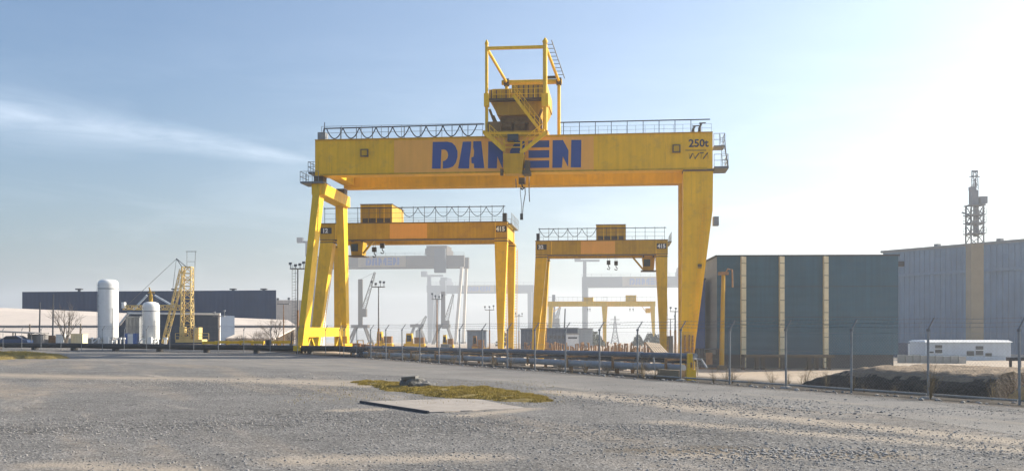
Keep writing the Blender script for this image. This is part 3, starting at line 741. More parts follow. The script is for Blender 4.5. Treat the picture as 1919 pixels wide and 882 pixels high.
lamp_mast(918, 190, 580, .2, 'three-lamp floodlight mast close beside the plain leg of the wider crane', heads=3)
lamp_mast(973, 230, 592, .2, 'shortest floodlight mast between the two nearer yellow cranes', heads=3)
lamp_mast(532, 140, 569, .13, 'slim brown lamp pole near the bare shrubs', heads=2, m='rust')
lamp_mast(1266, 170, 583, .3, 'nearer of two floodlight masts squeezed beside the huge rigid leg', heads=3)
lamp_mast(1257, 210, 597, .25, 'fainter of two floodlight masts squeezed beside the huge rigid leg', heads=2)
lamp_mast(411, 150, 592, .1, 'thin pole at the corner of the slate gable hall', heads=2)

X = (1153 - CX) / F0 * 900; g0 = ground_z(X, 900)
py = thing('transmission_tower', (X, 900, g0), 'lattice power pylon on the far horizon under the narrower crane', 'pylon')
zt = P(1153, 592, 900).z
MB().lattice((X, 900, g0), (X, 900, g0 + 11), 7, 3, 4, .5, .3).lattice((X, 900, g0 + 11), (X, 900, zt), 3, .8, 7, .4, .25).build('lattice_body', M['fargrey'], py)
MB().bar((X - 4, 900, zt - 3), (X + 4, 900, zt - 3), .5).bar((X - 5, 900, zt - 7), (X + 5, 900, zt - 7), .5).build('crossarm', M['fargrey'], py)

# ================================================================== 5. buildings
def slab_building(name, label, pts, zb, zt, m, cat='building', roof=None, roof_m=None):
    """walls from a footprint (list of xy), optional flat roof overhang"""
    c = sum((Vector((x, y, 0)) for x, y in pts), Vector()) / len(pts); c.z = zb
    root = thing(name, c, label, cat)
    mb = MB(); n = len(pts)
    mb.add([(x, y, zb) for x, y in pts] + [(x, y, zt) for x, y in pts], [tuple(range(n))[::-1], tuple(range(n, 2 * n))] + [(i, (i + 1) % n, (i + 1) % n + n, i + n) for i in range(n)])
    mb.build('wall', M[m], root)
    if roof:
        mb = MB(); pp = [((x - c.x) * (1 + roof) + c.x, (y - c.y) * (1 + roof) + c.y) for x, y in pts]
        mb.add([(x, y, zt + .01) for x, y in pp] + [(x, y, zt + .3) for x, y in pp], [tuple(range(n))[::-1], tuple(range(n, 2 * n))] + [(i, (i + 1) % n, (i + 1) % n + n, i + n) for i in range(n)])
        mb.build('roof', M[roof_m or m], root)
    return root
# teal hall on the right
fg = Frame((P(1344, 0, 120).x, 120), 3.0)
agr = fg.a(1684, 0); zbH = ground_z(25, 120); zlow = fg.loc(1450, 664, 0).z; ztH = fg.loc(1500, 480, 0).z
hall = thing('shipyard_hall', fg.w((agr / 2, 8, zbH)), 'teal grey sheet-clad hall with three cream strips beside the huge rigid crane leg', 'hall')
MB(fg).box(0, agr, 0, 22, zlow, ztH).build('wall', M['teal'], hall)
al = fg.a(1318, 16)
MB(fg).hexa([(-.02, .02, zlow), (-.005, .02, zlow), (-.005, 22, zlow), (-.02, 22, zlow), (-.02, .02, ztH - .02), (-.005, .02, ztH - .02), (-.005, 22, ztH - .02), (-.02, 22, ztH - .02)]).build('side_cladding', M['paleside'], hall)
MB(fg).box(-.15, agr + .15, -.12, 22.1, ztH, ztH + .18).build('roof_trim', M['dark'], hall)
MB(fg).box(.3, agr - .3, .8, 21.5, zbH, zlow - .01).build('dark_base', M['dark'], hall)  # dark block standing in for the shadow gap under the hall
for x0, x1 in ((1388, 1399), (1460, 1471), (1542.5, 1553.5)):
    a0, a1 = fg.a(x0, 0), fg.a(x1, 0)
    mb = MB(fg); w = a1 - a0
    mb.add([(a0, -.002, zbH + .1), (a0 + w * .12, -.42, zbH + .1), (a1, -.002, zbH + .1), (a0, -.002, ztH - .02), (a0 + w * .12, -.42, ztH - .02), (a1, -.002, ztH - .02)], [(0, 1, 4, 3), (1, 2, 5, 4), (2, 0, 3, 5), (0, 2, 1), (3, 4, 5)])  # wedge shape made so its right face catches the sun
    s_ = mb.build('cream_strip', M['cream'], hall)
    for k in range(9):
        z = zbH + .8 + k * 1.45; MB(fg).bar((a0 + w * .1, -.44, z), (a1, -.03, z), .06).build('strip_bracket', M['grime'], s_)
for z in (zlow + 4.4, zlow + 8.0): MB(fg).box(.01, agr - .01, -.025, -.004, z, z + .05).build('sheet_joint', M['dark'], hall)
MB(fg).box(agr + .002, agr + .8, .3, 1.2, ztH - 1.2, ztH - .6).build('gutter_outlet', M['dark'], hall)
# work platform along the hall
wp = thing('work_platform', fg.w((agr * .45, -3, zbH)), 'long low steel work platform standing in front of the teal hall', 'platform')
mb = MB(fg); a0, a1 = fg.a(1392, -3), fg.a(1560, -3); zp = fg.loc(1450, 664, -3).z
MB(fg).box(a0, a1, -4.2, -2, zp - .3, zp).build('deck', M['grime'], wp)
for x in (1395, 1421, 1433, 1470, 1520, 1534, 1557):
    a = fg.a(x, -4); MB(fg).box(a - .2, a + .2, -3.4, -2.9, zbH, zp - .31).build('leg', M['farsteel'], wp)
# dark machinery and blue shed left of the hall
bs_ = thing('blue_shed', fg.w((-1.8, 6, zbH)), 'bright blue shed wall between the huge crane leg and the teal hall', 'shed')
p0 = fg.a(1300, 5); p1 = fg.a(1322, 5)
z0_, z1_ = fg.loc(1310, 652, 5).z, fg.loc(1310, 524, 5).z
MB(fg).box(p0, p1, 5, 12, z0_, z1_).build('wall', M['bluepaint'], bs_)
MB(fg).box(p0 - .1, p1 + .1, 4.9, 12.1, z1_, z1_ + .2).build('roof', M['slate'], bs_)
MB(fg).box(p0 + .1, p1 - .1, 5.2, 11.8, zbH, z0_ - .01).build('dark_base', M['dark'], bs_)
ma = thing('generator_skid', fg.w((.2, -2, zbH)), 'dark generator skid with rusty yellow cover at the foot of the blue shed', 'machine')
p0 = fg.a(1312, -2); p1 = fg.a(1350, -2); zt_ = fg.loc(1330, 655, -2).z
MB(fg).box(p0, p1, -2, 0 - .5, zbH + .2, zt_ - 1).box(p0, p0 + .3, -2, -.5, zt_ - 1, zt_).box(p1 - .3, p1, -2, -.5, zt_ - 1, zt_).box(p0, p1, -2.1, -.4, zt_, zt_ + .15).build('frame', M['dark'], ma)
MB(fg).box(p0 + .7, p1 - .9, -2.15, -2.01, zbH + .5, zt_ - .3).build('cover', M['rust'], ma)
MB(fg).box(p0 + .1, p1 - .1, -1.9, -.6, zbH, zbH + .2).build('skid', M['rust'], ma)
# yellow jib column beside the hall
jc = thing('jib_column', fg.w((fg.a(1356, -4), -4, zbH)), 'rusty yellow column with pipe head against the teal hall', 'column')
p = fg.loc(1356, 515, -4); q = fg.loc(1353, 655, -4)
MB(fg).tube([(q.x, -4, zbH + .5), (p.x, -4, p.z)], .28, 10, .22).build('post', M['amber'], jc)
MB(fg).box(p.x - .55, p.x + .55, -4.4, -3.6, p.z, p.z + .35).tube([(p.x + .3, -4, p.z + .35), (p.x + .5, -4, p.z + .7), (p.x + 1, -4, p.z + .6), (p.x + 1.05, -4, p.z - 1.4)], .09, 6).build('pipe_head', M['rust'], jc)
MB(fg).box(q.x - .5, q.x + .5, -4.5, -3.5, zbH, zbH + .5).build('base_block', M['grime'], jc)

# pale blue big hall farther right
xa = P(1655, 0, 216).x; xb = P(1960, 0, 184).x
f3 = Frame((xa, 216), math.degrees(math.atan2(216 - 184, xb - xa)))
L3 = math.hypot(xb - xa, 32) ; zg3 = ground_z(75, 200); zt3 = f3.loc(1655, 474, 0).z
h3 = thing('assembly_hall', f3.w((L3 / 2, 10, zg3)), 'vast hazy pale blue ribbed hall behind the teal hall and lattice tower', 'hall')
MB(f3).box(0, L3 + 14, 0, 45, zg3, zt3).build('wall', M['hallblue'], h3)
MB(f3).box(-.3, L3 + 14.3, -.4, 45.4, zt3, zt3 + .5).build('roof_trim', M['rail'], h3)
mb = MB(f3)
for k in range(int((L3 + 13) / 1.25)): mb.box(.4 + k * 1.25, .58 + k * 1.25, -.14, -.003, zg3 + .5, zt3 - .2)
mb.build('cladding_rib', M['hallblue'], h3)
MB(f3).box(4, L3 + 14, -.5, -.15, zt3 - 5.2, zt3 - 4.7).build('cable_gallery', M['hallblue'], h3)
for a in (12, 26, 39): MB(f3).box(a, a + .9, 1, 2, zt3 + .5, zt3 + 1.1).build('roof_vent', M['rail'], h3)

# lattice tower with yellow lower shaft
Yt = 172; Xt = P(1827, 0, Yt).x; gt = ground_z(Xt, Yt)
tw = thing('tower_crane', (Xt, Yt, gt), 'hazy yellow shafted tower with a lattice head rising before the pale blue hall', 'tower crane')
zs = P(0, 457, Yt).z
MB().box(Xt - 1.05, Xt + 1.05, Yt - 1.05, Yt + 1.05, gt, zs).build('shaft', M['tan'], tw)
z1 = P(0, 438, Yt).z; z2 = P(0, 385, Yt).z; z3 = P(0, 350, Yt).z; z4 = P(0, 321, Yt).z
MB().lattice((Xt, Yt, zs), (Xt, Yt, z2), 2.1, 2.1, 4, .2, .12).lattice((Xt + .05, Yt, z3 - .5), (Xt, Yt, z4), .8, .7, 4, .09, .06).build('lattice_head', M['towergrey'], tw)
MB().box(Xt - .1, Xt + .35, Yt - .4, Yt + .4, z1 - .5, z2 - .1).box(Xt - .75, Xt + .4, Yt - .6, Yt + .6, z2, z3 - .6).box(Xt - .85, Xt - .2, Yt - .5, Yt + .5, z3 - .6, z3).box(Xt + .0, Xt + .15, Yt - .1, Yt + .1, z3 - .6, z3 + 1.4).build('machinery', M['towergrey'], tw)
MB().box(Xt + .7, Xt + 1.9, Yt - .7, Yt + .7, z2 + .3, z2 + 1.5).build('operator_cab', M['towergrey'], tw)
for z in (z1, P(0, 418, Yt).z, P(0, 403, Yt).z, z2):
    mb = MB().box(Xt - 1.35, Xt + 1.35, Yt - 1.35, Yt + 1.35, z - .08, z + .08)
    if z != z2:
        for sx in (-1.35, 1.35): rail_between(mb, (Xt + sx, Yt - 1.35, z), (Xt + sx, Yt + 1.35, z), 1, 2, .06)
        rail_between(mb, (Xt - 1.35, Yt - 1.35, z), (Xt + 1.35, Yt - 1.35, z), 1, 3, .06)
    mb.build('platform', M['towergrey'], tw)
MB().bar((Xt - 2.2, Yt, P(0, 398, Yt).z), (Xt - .9, Yt, P(0, 402, Yt).z), .22).build('lamp_arm', M['towergrey'], tw)
MB().bar((Xt - .9, Yt, P(0, 331, Yt).z), (Xt + .9, Yt, P(0, 331, Yt).z), .16).bar((Xt - .5, Yt, P(0, 331, Yt).z), (Xt - .5, Yt, z4), .1).bar((Xt - .5, Yt, z4), (Xt + .5, Yt, z4), .3).build('head_bar', M['towergrey'], tw)

# site cabin block and concrete wall
Yc = 152
p = P(1735, 668, Yc); q = P(1895, 637, Yc); gz_ = ground_z(p.x, Yc)
cb = thing('site_cabin', ((p.x + q.x) / 2, Yc + 3, gz_), 'long pale blue office cabin with dark windows before the big hall', 'cabin')
MB().box(p.x, q.x, Yc, Yc + 6, gz_, q.z - .3).build('wall', M['cabin'], cb)
MB().hexa([(p.x - .2, Yc - .3, q.z - .3), (q.x + .2, Yc - .3, q.z - .3), (q.x + .2, Yc + 6.3, q.z - .3), (p.x - .2, Yc + 6.3, q.z - .3), (p.x + .2, Yc + .6, q.z), (q.x - .1, Yc + .6, q.z), (q.x - .1, Yc + 5.4, q.z), (p.x + .2, Yc + 5.4, q.z)]).build('roof', M['white'], cb)
for x0, x1, y0, y1 in ((1753, 1766, 646, 652), (1753, 1766, 654.5, 661), (1829, 1843, 648, 654.5), (1829, 1843, 656.5, 665), (1812, 1826, 657, 666), (1847, 1859, 661, 667), (1742, 1750, 658, 661)):
    a = P(x0, y1, Yc); b = P(x1, y0, Yc)
    w = MB().box(a.x, b.x, Yc - .04, Yc - .005, a.z, b.z).build('window', M['glass'], cb)
    MB().box(a.x - .06, b.x + .06, Yc - .06, Yc - .045, a.z - .1, a.z - .03).build('sill', M['white'], w)
Yd = 165
p = P(1680, 662, Yd); q = P(1736, 642, Yd); gz_ = ground_z(p.x, Yd)
ct = thing('shipping_container', ((p.x + q.x) / 2, Yd + 1.2, gz_), 'dark blue container beside the pale blue office cabin', 'container')
MB().box(p.x, q.x, Yd, Yd + 2.4, gz_ + .1, q.z).build('body', M['navy'], ct)
a = P(1702, 0, Yd).x; MB().box(a, a + .3, Yd - .03, Yd - .003, gz_ + .3, q.z - .1).build('door_post', M['white'], ct)
for k in range(9):
    Yw = 140 - k * .3
    x0 = 1684 + k * 14.2; p = P(x0, 684, Yw); q = P(x0 + 13.6, 664 + k * .3, Yw)
    gz_ = ground_z(p.x, Yw)
    o = MB().box(p.x, q.x, Yw, Yw + .35, gz_, q.z - random.random() * .12).build('concrete_barrier', M['concrete'], None, loc=((p.x + q.x) / 2, Yw, gz_))
    tag(o, 'grey concrete barrier slab in the row before the site cabin', 'barrier', 'concrete barriers before the cabin')

# left: navy hall, low pale shed, slate gable hall, far pale block
Yn = 232
pl_ = P(42, 546.5, Yn); pr_ = P(518, 552, 222)
nh = slab_building('warehouse', 'long dark navy clad hall rising behind the low pale shed and white tanks', [(pl_.x, Yn), (pr_.x, 222), (pr_.x - 7.2, 252), (pl_.x - 6, 262)], -.5, pl_.z, 'navy')
for x in (128, 176, 312, 424, 483):
    mb = MB(); p = P(x, 545, Yn); mb.tube([(p.x, Yn + 6, pl_.z), (p.x, Yn + 6, pl_.z + .7)], .35, 8); mb.box(p.x - .7, p.x + .7, Yn + 5.4, Yn + 6.6, pl_.z + .7, pl_.z + 1.0)
    mb.build('roof_vent', M['dark'], nh)
Ye, Yg = 176, 204
ls = thing('low_shed', (-80, 190, 0), 'low pale beige shed with a wide sunlit roof, in front of the navy hall', 'shed')
xl_, xr_ = P(-120, 0, Ye).x, P(556, 0, Ye).x
zl0 = P(0, 609, Ye).z; zr0 = P(0, 571, Yg).z; zr1 = P(0, 599, Yg).z
xl2, xr2 = P(-120, 0, Yg).x, P(540, 0, Yg).x
MB().add([(xl_, Ye - .5, zl0), (xr_, Ye - .5, zl0), (xr2, Yg, zr1), (xl2, Yg, zr0), (xl_, Ye - .5, zl0 - .35), (xr_, Ye - .5, zl0 - .35), (xr2, Yg, zr1 - .35), (xl2, Yg, zr0 - .35)],
         [(0, 1, 2, 3), (7, 6, 5, 4), (0, 4, 5, 1), (1, 5, 6, 2), (2, 6, 7, 3), (3, 7, 4, 0)]).build('roof', M['roofpale'], ls)
MB().box(xl_ + .3, xr_ - .3, Ye, Ye + .4, -.3, zl0 - .36).build('wall', M['wallpale'], ls)
Yl = 160; zl3 = P(0, 633, Yl).z; zl4 = P(0, 613.5, Ye).z
MB().add([(xl_, Yl, zl3), (xr_, Yl, zl3), (xr_, Ye - .8, zl4), (xl_, Ye - .8, zl4), (xl_, Yl, zl3 - .2), (xr_, Yl, zl3 - .2), (xr_, Ye - .8, zl4 - .2), (xl_, Ye - .8, zl4 - .2)],
         [(0, 1, 2, 3), (7, 6, 5, 4), (0, 4, 5, 1), (1, 5, 6, 2), (2, 6, 7, 3), (3, 7, 4, 0)]).build('added_sunlit_slope', M['roofpale'], ls)  # added slope that catches the sun, standing in for the bright wall
MB().box(xl_ + .3, xr_ - .3, Yl + .3, Yl + .6, -.3, zl3 - .05).build('low_wall', M['wallpale'], ls)
MB().box(xl_, xr_ - .1, Ye - .75, Ye - .52, zl0 - .75, zl0 - .1).build('gutter', M['shed'], ls)
Yk = 156
pts = [(243, 588), (410, 590), (410, 650), (216, 650), (216, 622)]
gh = thing('gable_hall', (P(320, 0, Yk).x, Yk + 5, 0), 'slate blue gable hall with white roof edge behind the white tanks', 'hall')
pp = [P(x, y, Yk) for x, y in pts]
MB().prism([(p.x, max(-.3, p.z)) for p in pp], Yk, Yk + 9).build('wall', M['slate'], gh)
mb = MB(); mb.bar(pp[0] + Vector((-.2, -.1, .15)), pp[1] + Vector((.3, -.1, .15)), .4, .3); mb.bar(pp[0] + Vector((-.1, -.1, .15)), pp[4] + Vector((-.2, -.1, .1)), .4, .22)
mb.bar(pp[1] + Vector((.15, -.1, 0)), Vector((pp[1].x + .15, Yk - .1, -.2)), .3, .3)
mb.build('roof_edge', M['white'], gh)
slab_building('far_block', 'pale block fading into haze behind the right end of the navy hall', [(P(512, 0, 330).x, 330), (P(590, 0, 330).x, 330), (P(590, 0, 330).x, 350), (P(512, 0, 330).x, 350)], -6, P(0, 562, 330).z, 'wallpale')
# office blocks in the middle distance
def office(x0, x1, y0, Yc, label, m, wins=None, cat='building'):
    p = P(x0, y0, Yc); q = P(x1, y0, Yc); g_ = ground_z((p.x + q.x) / 2, Yc)
    b = thing('yard_building', ((p.x + q.x) / 2, Yc + 5, g_), label, cat)
    MB().box(p.x, q.x, Yc, Yc + 12, g_, p.z).build('wall', M[m], b)
    MB().box(p.x - .2, q.x + .2, Yc - .2, Yc + 12.2, p.z, p.z + .3).build('roof', M['shed'], b)
    if wins:
        for (wx0, wx1, wy0, wy1) in wins:
            a = P(wx0, wy1, Yc); c = P(wx1, wy0, Yc)
            MB().box(a.x, c.x, Yc - .06, Yc - .01, a.z, c.z).build('window', M['glass'], b)
    return b
office(876, 911, 620, 255, 'blue grey shed with plain wall near the lower part of the wider crane leg', 'pipe_blue')
office(977, 1006, 616.5, 275, 'grey blue windowless shed just left of the narrower crane', 'slate')
office(1012, 1083, 615.5, 270, 'grey office block with a row of windows behind the rusty stanchions', 'slate', [(1030 + k * 8, 1035 + k * 8, 628, 634) for k in range(5)])
office(1062, 1085, 626, 262, 'small white cabin before the grey office block', 'white', [(1065, 1082, 631, 634)])
office(1086, 1111, 616.5, 330, 'hazy pale grey cube building at the foot of the grey jib leg', 'paleside')

# ================================================================== 6. tanks and left yard
def tank(x0, x1, ytop, Yc, label):
    r = (x1 - x0) / 2 * Yc / F0; X = ((x0 + x1) / 2 - CX) / F0 * Yc; zt = P(0, ytop, Yc).z
    root = thing('storage_tank', (X, Yc, 0), label, 'tank', 'white upright gas tanks')
    c = (X, Yc, 0)
    prof = [(r * .3, .75), (r * .8, .85), (r, 1.15), (r, zt - .75), (r * 1.0, zt - .7), (r * .97, zt - .42), (r * .8, zt - .15), (r * .45, zt - .03), (.02, zt)]
    MB().lathe(c, prof, 40).build('vessel', M['white'], root, smooth=True)
    MB().lathe(c, [(r * 1.005, zt - 1.35), (r * 1.02, zt - 1.33), (r * 1.02, zt - 1.25), (r * 1.005, zt - 1.23)], 40).build('seam_ring', M['galv'], root)
    for k in range(4):
        t = math.pi / 4 + k * math.pi / 2
        MB().bar((X + r * .8 * math.cos(t), Yc + r * .8 * math.sin(t), 0), (X + r * .8 * math.cos(t), Yc + r * .8 * math.sin(t), 1.1), .3).build('leg', M['white'], root)
    mb = MB()
    for k in range(5):
        a = X - r + 2 * r * k / 4
        mb.tube([(a, Yc - r - .4, .05), (a, Yc - r - .4, .5 + .35 * (k % 2)), (a + .3, Yc - r * .6, 1.0)], .07, 6)
    mb.box(X + r * .1, X + r * .6, Yc - r - .6, Yc - r - .2, .1, 1.2)
    mb.build('valve_pipework', M['white'], root)
    mb = MB(); t = 4.05; dx, dy = math.cos(t), math.sin(t)
    ladder(mb, (X + (r + .18) * dx, Yc + (r + .18) * dy, .9), (X + (r + .18) * dx, Yc + (r + .18) * dy, zt - .5), (-dy, dx, 0), w=.4, r=.035)
    for i in range(6):
        z = 1.3 + (zt - 2.2) * i / 5; mb.bar((X + r * dx * .98, Yc + r * dy * .98, z), (X + (r + .18) * dx, Yc + (r + .18) * dy, z), .05)
    mb.build('ladder', M['galv'], root)
    MB().tube([(X + r * .75, Yc - r * .8, .7), (X + r * .75, Yc - r * .8, zt * .55), (X + r * .6, Yc - r * .6, zt * .55 + .3)], .05, 6).build('fill_pipe', M['galv'], root)
tank(185, 221.5, 523, 137, 'taller of the two white upright gas tanks, beside the grey vaporiser')
tank(268, 299, 565, 137, 'shorter white upright gas tank between the vaporiser and yellow derrick')
vp = thing('vaporiser', (P(253, 0, 140).x, 140, 0), 'grey finned vaporiser unit between the two white tanks', 'vaporiser')
p = P(240, 594, 140); q = P(266, 594, 140)
mb = MB()
for k in range(10): mb.box(p.x + (q.x - p.x) * k / 10, p.x + (q.x - p.x) * (k + .55) / 10, 139.3, 141, .5, p.z)
mb.build('fin_bank', M['galv'], vp)
MB().box(p.x - .06, q.x + .06, 139.2, 141.1, p.z, p.z + .12).build('top_frame', M['galv'], vp); MB().box(p.x - .06, q.x + .06, 139.2, 141.1, .3, .49).build('base_frame', M['galv'], vp)
for a in (p.x + .1, q.x - .1):
    for b in (139.4, 140.9): MB().bar((a, b, 0), (a, b, .3), .14).build('foot', M['galv'], vp)
pc = thing('pump_cabinet', (P(247, 0, 136).x, 136, 0), 'blue and white pump cabinet in front of the finned vaporiser', 'cabinet')
p = P(235, 624, 136); q = P(258, 624, 136)
w3 = (q.x - p.x) / 3
for a in (p.x, q.x - w3 * .8): MB().box(a, a + w3 * .8, 135.6, 136.6, .05, p.z).build('side_panel', M['bluepaint'], pc)
MB().box(p.x + w3 * .81, q.x - w3 * .81, 135.7, 136.5, .05, p.z - .1).build('front_panel', M['white'], pc)
# little white valves posts
proto = None
for i, x in enumerate((163, 171, 180, 226, 231, 305, 312)):
    X = P(x, 0, 134).x
    if proto is None:
        proto = MB().bar((X, 134, 0), (X, 134, .9), .12).box(X - .14, X + .14, 133.86, 134.14, .9, 1.15).build('valve_post', M['white'], None, loc=(X, 134, 0))
        tag(proto, 'short white valve post standing by the gas tanks', 'post', 'white valve posts by the tanks'); o = proto
    else:
        o = proto.copy(); col.objects.link(o); o.location = (X, 134 + (i % 3) * .4, 0)
# yellow derrick
Yc = 150
dk = thing('derrick_crane', (P(352, 0, Yc).x, Yc, 0), 'yellow lattice derrick crane with horizontal boom over the tanks', 'derrick')
p = P(351, 632, Yc); q = P(352, 500, Yc)
MB().lattice((p.x, Yc, 1.0), q, 1.5, 1.3, 11, .14, .09).build('mast', M['paleyel'], dk)
MB().box(p.x - 1.3, p.x + 2.6, Yc - 1.3, Yc + 1.3, .3, .75).box(p.x - .9, p.x + .9, Yc - .9, Yc + .9, .75, 1.2).build('turntable', M['paleyel'], dk)
MB().box(p.x - .8, p.x - .1, Yc - 1.0, Yc + .2, 1.3, 2.6).build('operator_cab', M['paleyel'], dk)
MB().box(p.x + 1.2, p.x + 2.0, Yc - .9, Yc + .9, .76, 2.5).build('winch_house', M['paleyel'], dk)
mb = MB(); rail_between(mb, (p.x - 1.3, Yc - 1.3, .75), (p.x + 3.6, Yc - 1.3, .75), .9, 5, .06); mb.build('platform_railing', M['paleyel'], dk)
MB().lattice(P(346, 576, Yc), P(232, 576, Yc), .75, .6, 14, .11, .07).build('boom', M['paleyel'], dk)
MB().lattice(P(343, 505, Yc), P(308, 643, Yc), .7, .6, 12, .1, .06).build('back_leg', M['paleyel'], dk)
mb = MB()
mb.bar(P(344, 503, Yc), P(331, 484, Yc), .12); mb.bar(P(354, 503, Yc), P(331, 484, Yc), .12)
mb.bar(P(351, 500, Yc), P(351, 471, Yc), .07); mb.bar(P(366, 500, Yc), P(367, 471, Yc), .07); mb.bar(P(349, 471, Yc), P(369, 471, Yc), .09); mb.bar(P(352, 490, Yc), P(366, 490, Yc), .06)
mb.build('head_frame', M['galv'], dk)
mb = MB()
mb.tube([P(331, 485, Yc), P(322, 560, Yc)], .035, 4); mb.tube([P(331, 485, Yc), P(235, 575, Yc)], .03, 4); mb.tube([P(366, 490, Yc), P(362, 620, Yc)], .03, 4)
mb.build('stay_rope', M['rail'], dk)
MB().box(P(230, 0, Yc).x, P(235, 0, Yc).x, Yc - .4, Yc + .4, P(0, 577, Yc).z, P(0, 566, Yc).z).build('boom_head', M['white'], dk)
dm = thing('derrick_mast', (P(283, 0, 158).x, 158, 0), 'stubby yellow mast with splayed pale stays rising behind the shorter tank', 'derrick')
MB().tube([P(283, 648, 158), P(283, 552, 158)], .45, 8, .3).build('mast', M['amber'], dm)
MB().bar(P(283, 556, 158), P(280, 538, 158), .14).bar(P(286, 556, 158), P(280, 538, 158), .14).bar(P(278, 548, 158), P(290, 548, 158), .12).build('head_frame', M['amber'], dm)
MB().bar(P(276, 553, 158), P(250, 580, 158), .25).build('stay', M['cabin'], dm); MB().bar(P(290, 553, 158), P(327, 574, 158), .25).build('stay', M['cabin'], dm)

# small yard things on the left
def parked_car(x, Yc, label):
    X = P(x, 0, Yc).x
    car = thing('parked_car', (X, Yc, 0), label, 'car')
    prof = [(-2.05, .35), (-2.1, .75), (-1.9, .9), (-1.2, .98), (-.55, 1.42), (.75, 1.45), (1.5, 1.02), (2.0, .95), (2.1, .7), (2.08, .35)]
    MB().prism([(X + a, z) for a, z in prof], Yc - .82, Yc + .82).build('body', M['carblue'], car)
    MB().prism([(X - 1.0, 1.03), (X - .5, 1.37), (X + .68, 1.39), (X + 1.2, 1.04)], Yc - .835, Yc - .822).build('side_window', M['glass'], car)
    for a in (-1.3, 1.3):
        w = MB().tube([(X + a, Yc - .86, .32), (X + a, Yc - .6, .32)], .32, 16).build('wheel', M['rubber'], car)
        MB().tube([(X + a, Yc - .875, .32), (X + a, Yc - .862, .32)], .19, 12).build('rim', M['galv'], w)
        MB().tube([(X + a, Yc + .6, .32), (X + a, Yc + .86, .32)], .32, 16).build('wheel', M['rubber'], car)
    MB().bar((X + 1.32, Yc - .6, 1.12), (X + .8, Yc - .6, 1.44), .06).build('windscreen_frame', M['white'], car)
parked_car(26, 124, 'dusty blue parked car under the flat grey canopy')
cn = thing('canopy', (P(40, 0, 126).x, 126, 0), 'flat grey canopy on thin posts over the parked car', 'canopy')
a0, a1 = P(-25, 0, 126).x, P(79, 0, 126).x; z_ = P(0, 624, 126).z
MB().hexa([(a0, 124, z_ + .25), (a1, 124, z_ - .05), (a1, 128, z_ - .05), (a0, 128, z_ + .25), (a0, 124, z_ + .38), (a1, 124, z_ + .06), (a1, 128, z_ + .06), (a0, 128, z_ + .38)]).build('roof', M['shed'], cn)
for k in range(4):
    a = a0 + .5 + (a1 - a0 - 1) * k / 3
    MB().bar((a, 124.3, 0), (a, 124.3, z_ + .2 - .08 * k), .1).build('post', M['shed'], cn); MB().bar((a, 127.7, 0), (a, 127.7, z_ + .2 - .08 * k), .1).build('post', M['shed'], cn)
def crate(x0, x1, y0, Yc, m, name, label, cat, lid='shed'):
    a, b = P(x0, y0, Yc), P(x1, y0, Yc)
    t = thing(name, ((a.x + b.x) / 2, Yc, ground_z(a.x, Yc)), label, cat)
    g_ = ground_z((a.x + b.x) / 2, Yc)
    MB().box(a.x, b.x, Yc, Yc + 1.6, g_ + .05, a.z).build('body', M[m], t)
    MB().box(a.x - .05, b.x + .05, Yc - .05, Yc + 1.65, a.z, a.z + .08).build('lid', M[lid], t)
    mb = MB()
    for k in range(4):
        xx = a.x + (b.x - a.x) * (k + .5) / 4; mb.box(xx - .04, xx + .04, Yc - .05, Yc - .003, g_ + .1, a.z - .04)
    mb.build('rib', M[m], t)
crate(52, 80, 627, 125, 'shed', 'site_shed', 'brown grey sheet shed beside the parked car', 'shed')
crate(82, 103, 629, 127, 'rust', 'scrap_skip', 'rusty brown skip between the sheet shed and white locker', 'skip')
crate(105, 119, 627, 126, 'white', 'white_locker', 'white steel locker standing beside the rusty skip', 'locker', 'white')
crate(133, 155, 626, 127, 'cream', 'yellow_bin', 'pale yellow bin beneath the bare tree', 'bin', 'cream')
for x, yt, Yc, l in ((74, 566, 128, 'shorter dark bare pole left of the bare tree'), (99, 551, 128, 'taller dark bare pole touching the bare tree'), (546, 622, 104, 'stubby dark wooden post close to the huge crane foot'), (55, 607, 130, 'thin low leaning pole by the canopy'), (150, 606, 129, 'thin low pole standing right of the bare tree')):
    X = P(x, 0, Yc).x
    o = MB().tube([(X, Yc, 0), (X + .1, Yc, P(0, yt, Yc).z)], .12, 7, .08).build('pole', M['dark' if yt < 600 else 'bark'], None, loc=(X, Yc, 0)); tag(o, l, 'pole')
# yellow trestle beams behind the dark pipe
proto = None
for i, x in enumerate((392, 416, 440, 462, 484, 512, 536)):
    Yc = 116 - i * .6; X = P(x, 0, Yc).x
    if proto is None:
        proto = MB().box(X - .75, X + .75, Yc - .15, Yc + .15, .55, .85).bar((X - .6, Yc, 0), (X - .6, Yc, .55), .14).bar((X + .6, Yc, 0), (X + .6, Yc, .55), .14).build('trestle', M['yel'], None, loc=(X, Yc, 0))
        tag(proto, 'low yellow steel trestle in the row behind the dark pipe', 'trestle', 'yellow trestles behind the dark pipe')
    else:
        o = proto.copy(); col.objects.link(o); o.location = (X, Yc, random.uniform(0, .12)); o.rotation_euler.z = random.uniform(-.2, .2)
X = P(504, 0, 103).x
o = MB().lathe((X, 103, .25), [(.28, 0), (.3, .05), (.28, .45), (.3, .5), (.28, .9), (.02, .92)], 14).build('oil_drum', M['dark'], None, loc=(X, 103, 0)); tag(o, 'black oil drum standing behind the dark pipe', 'drum')

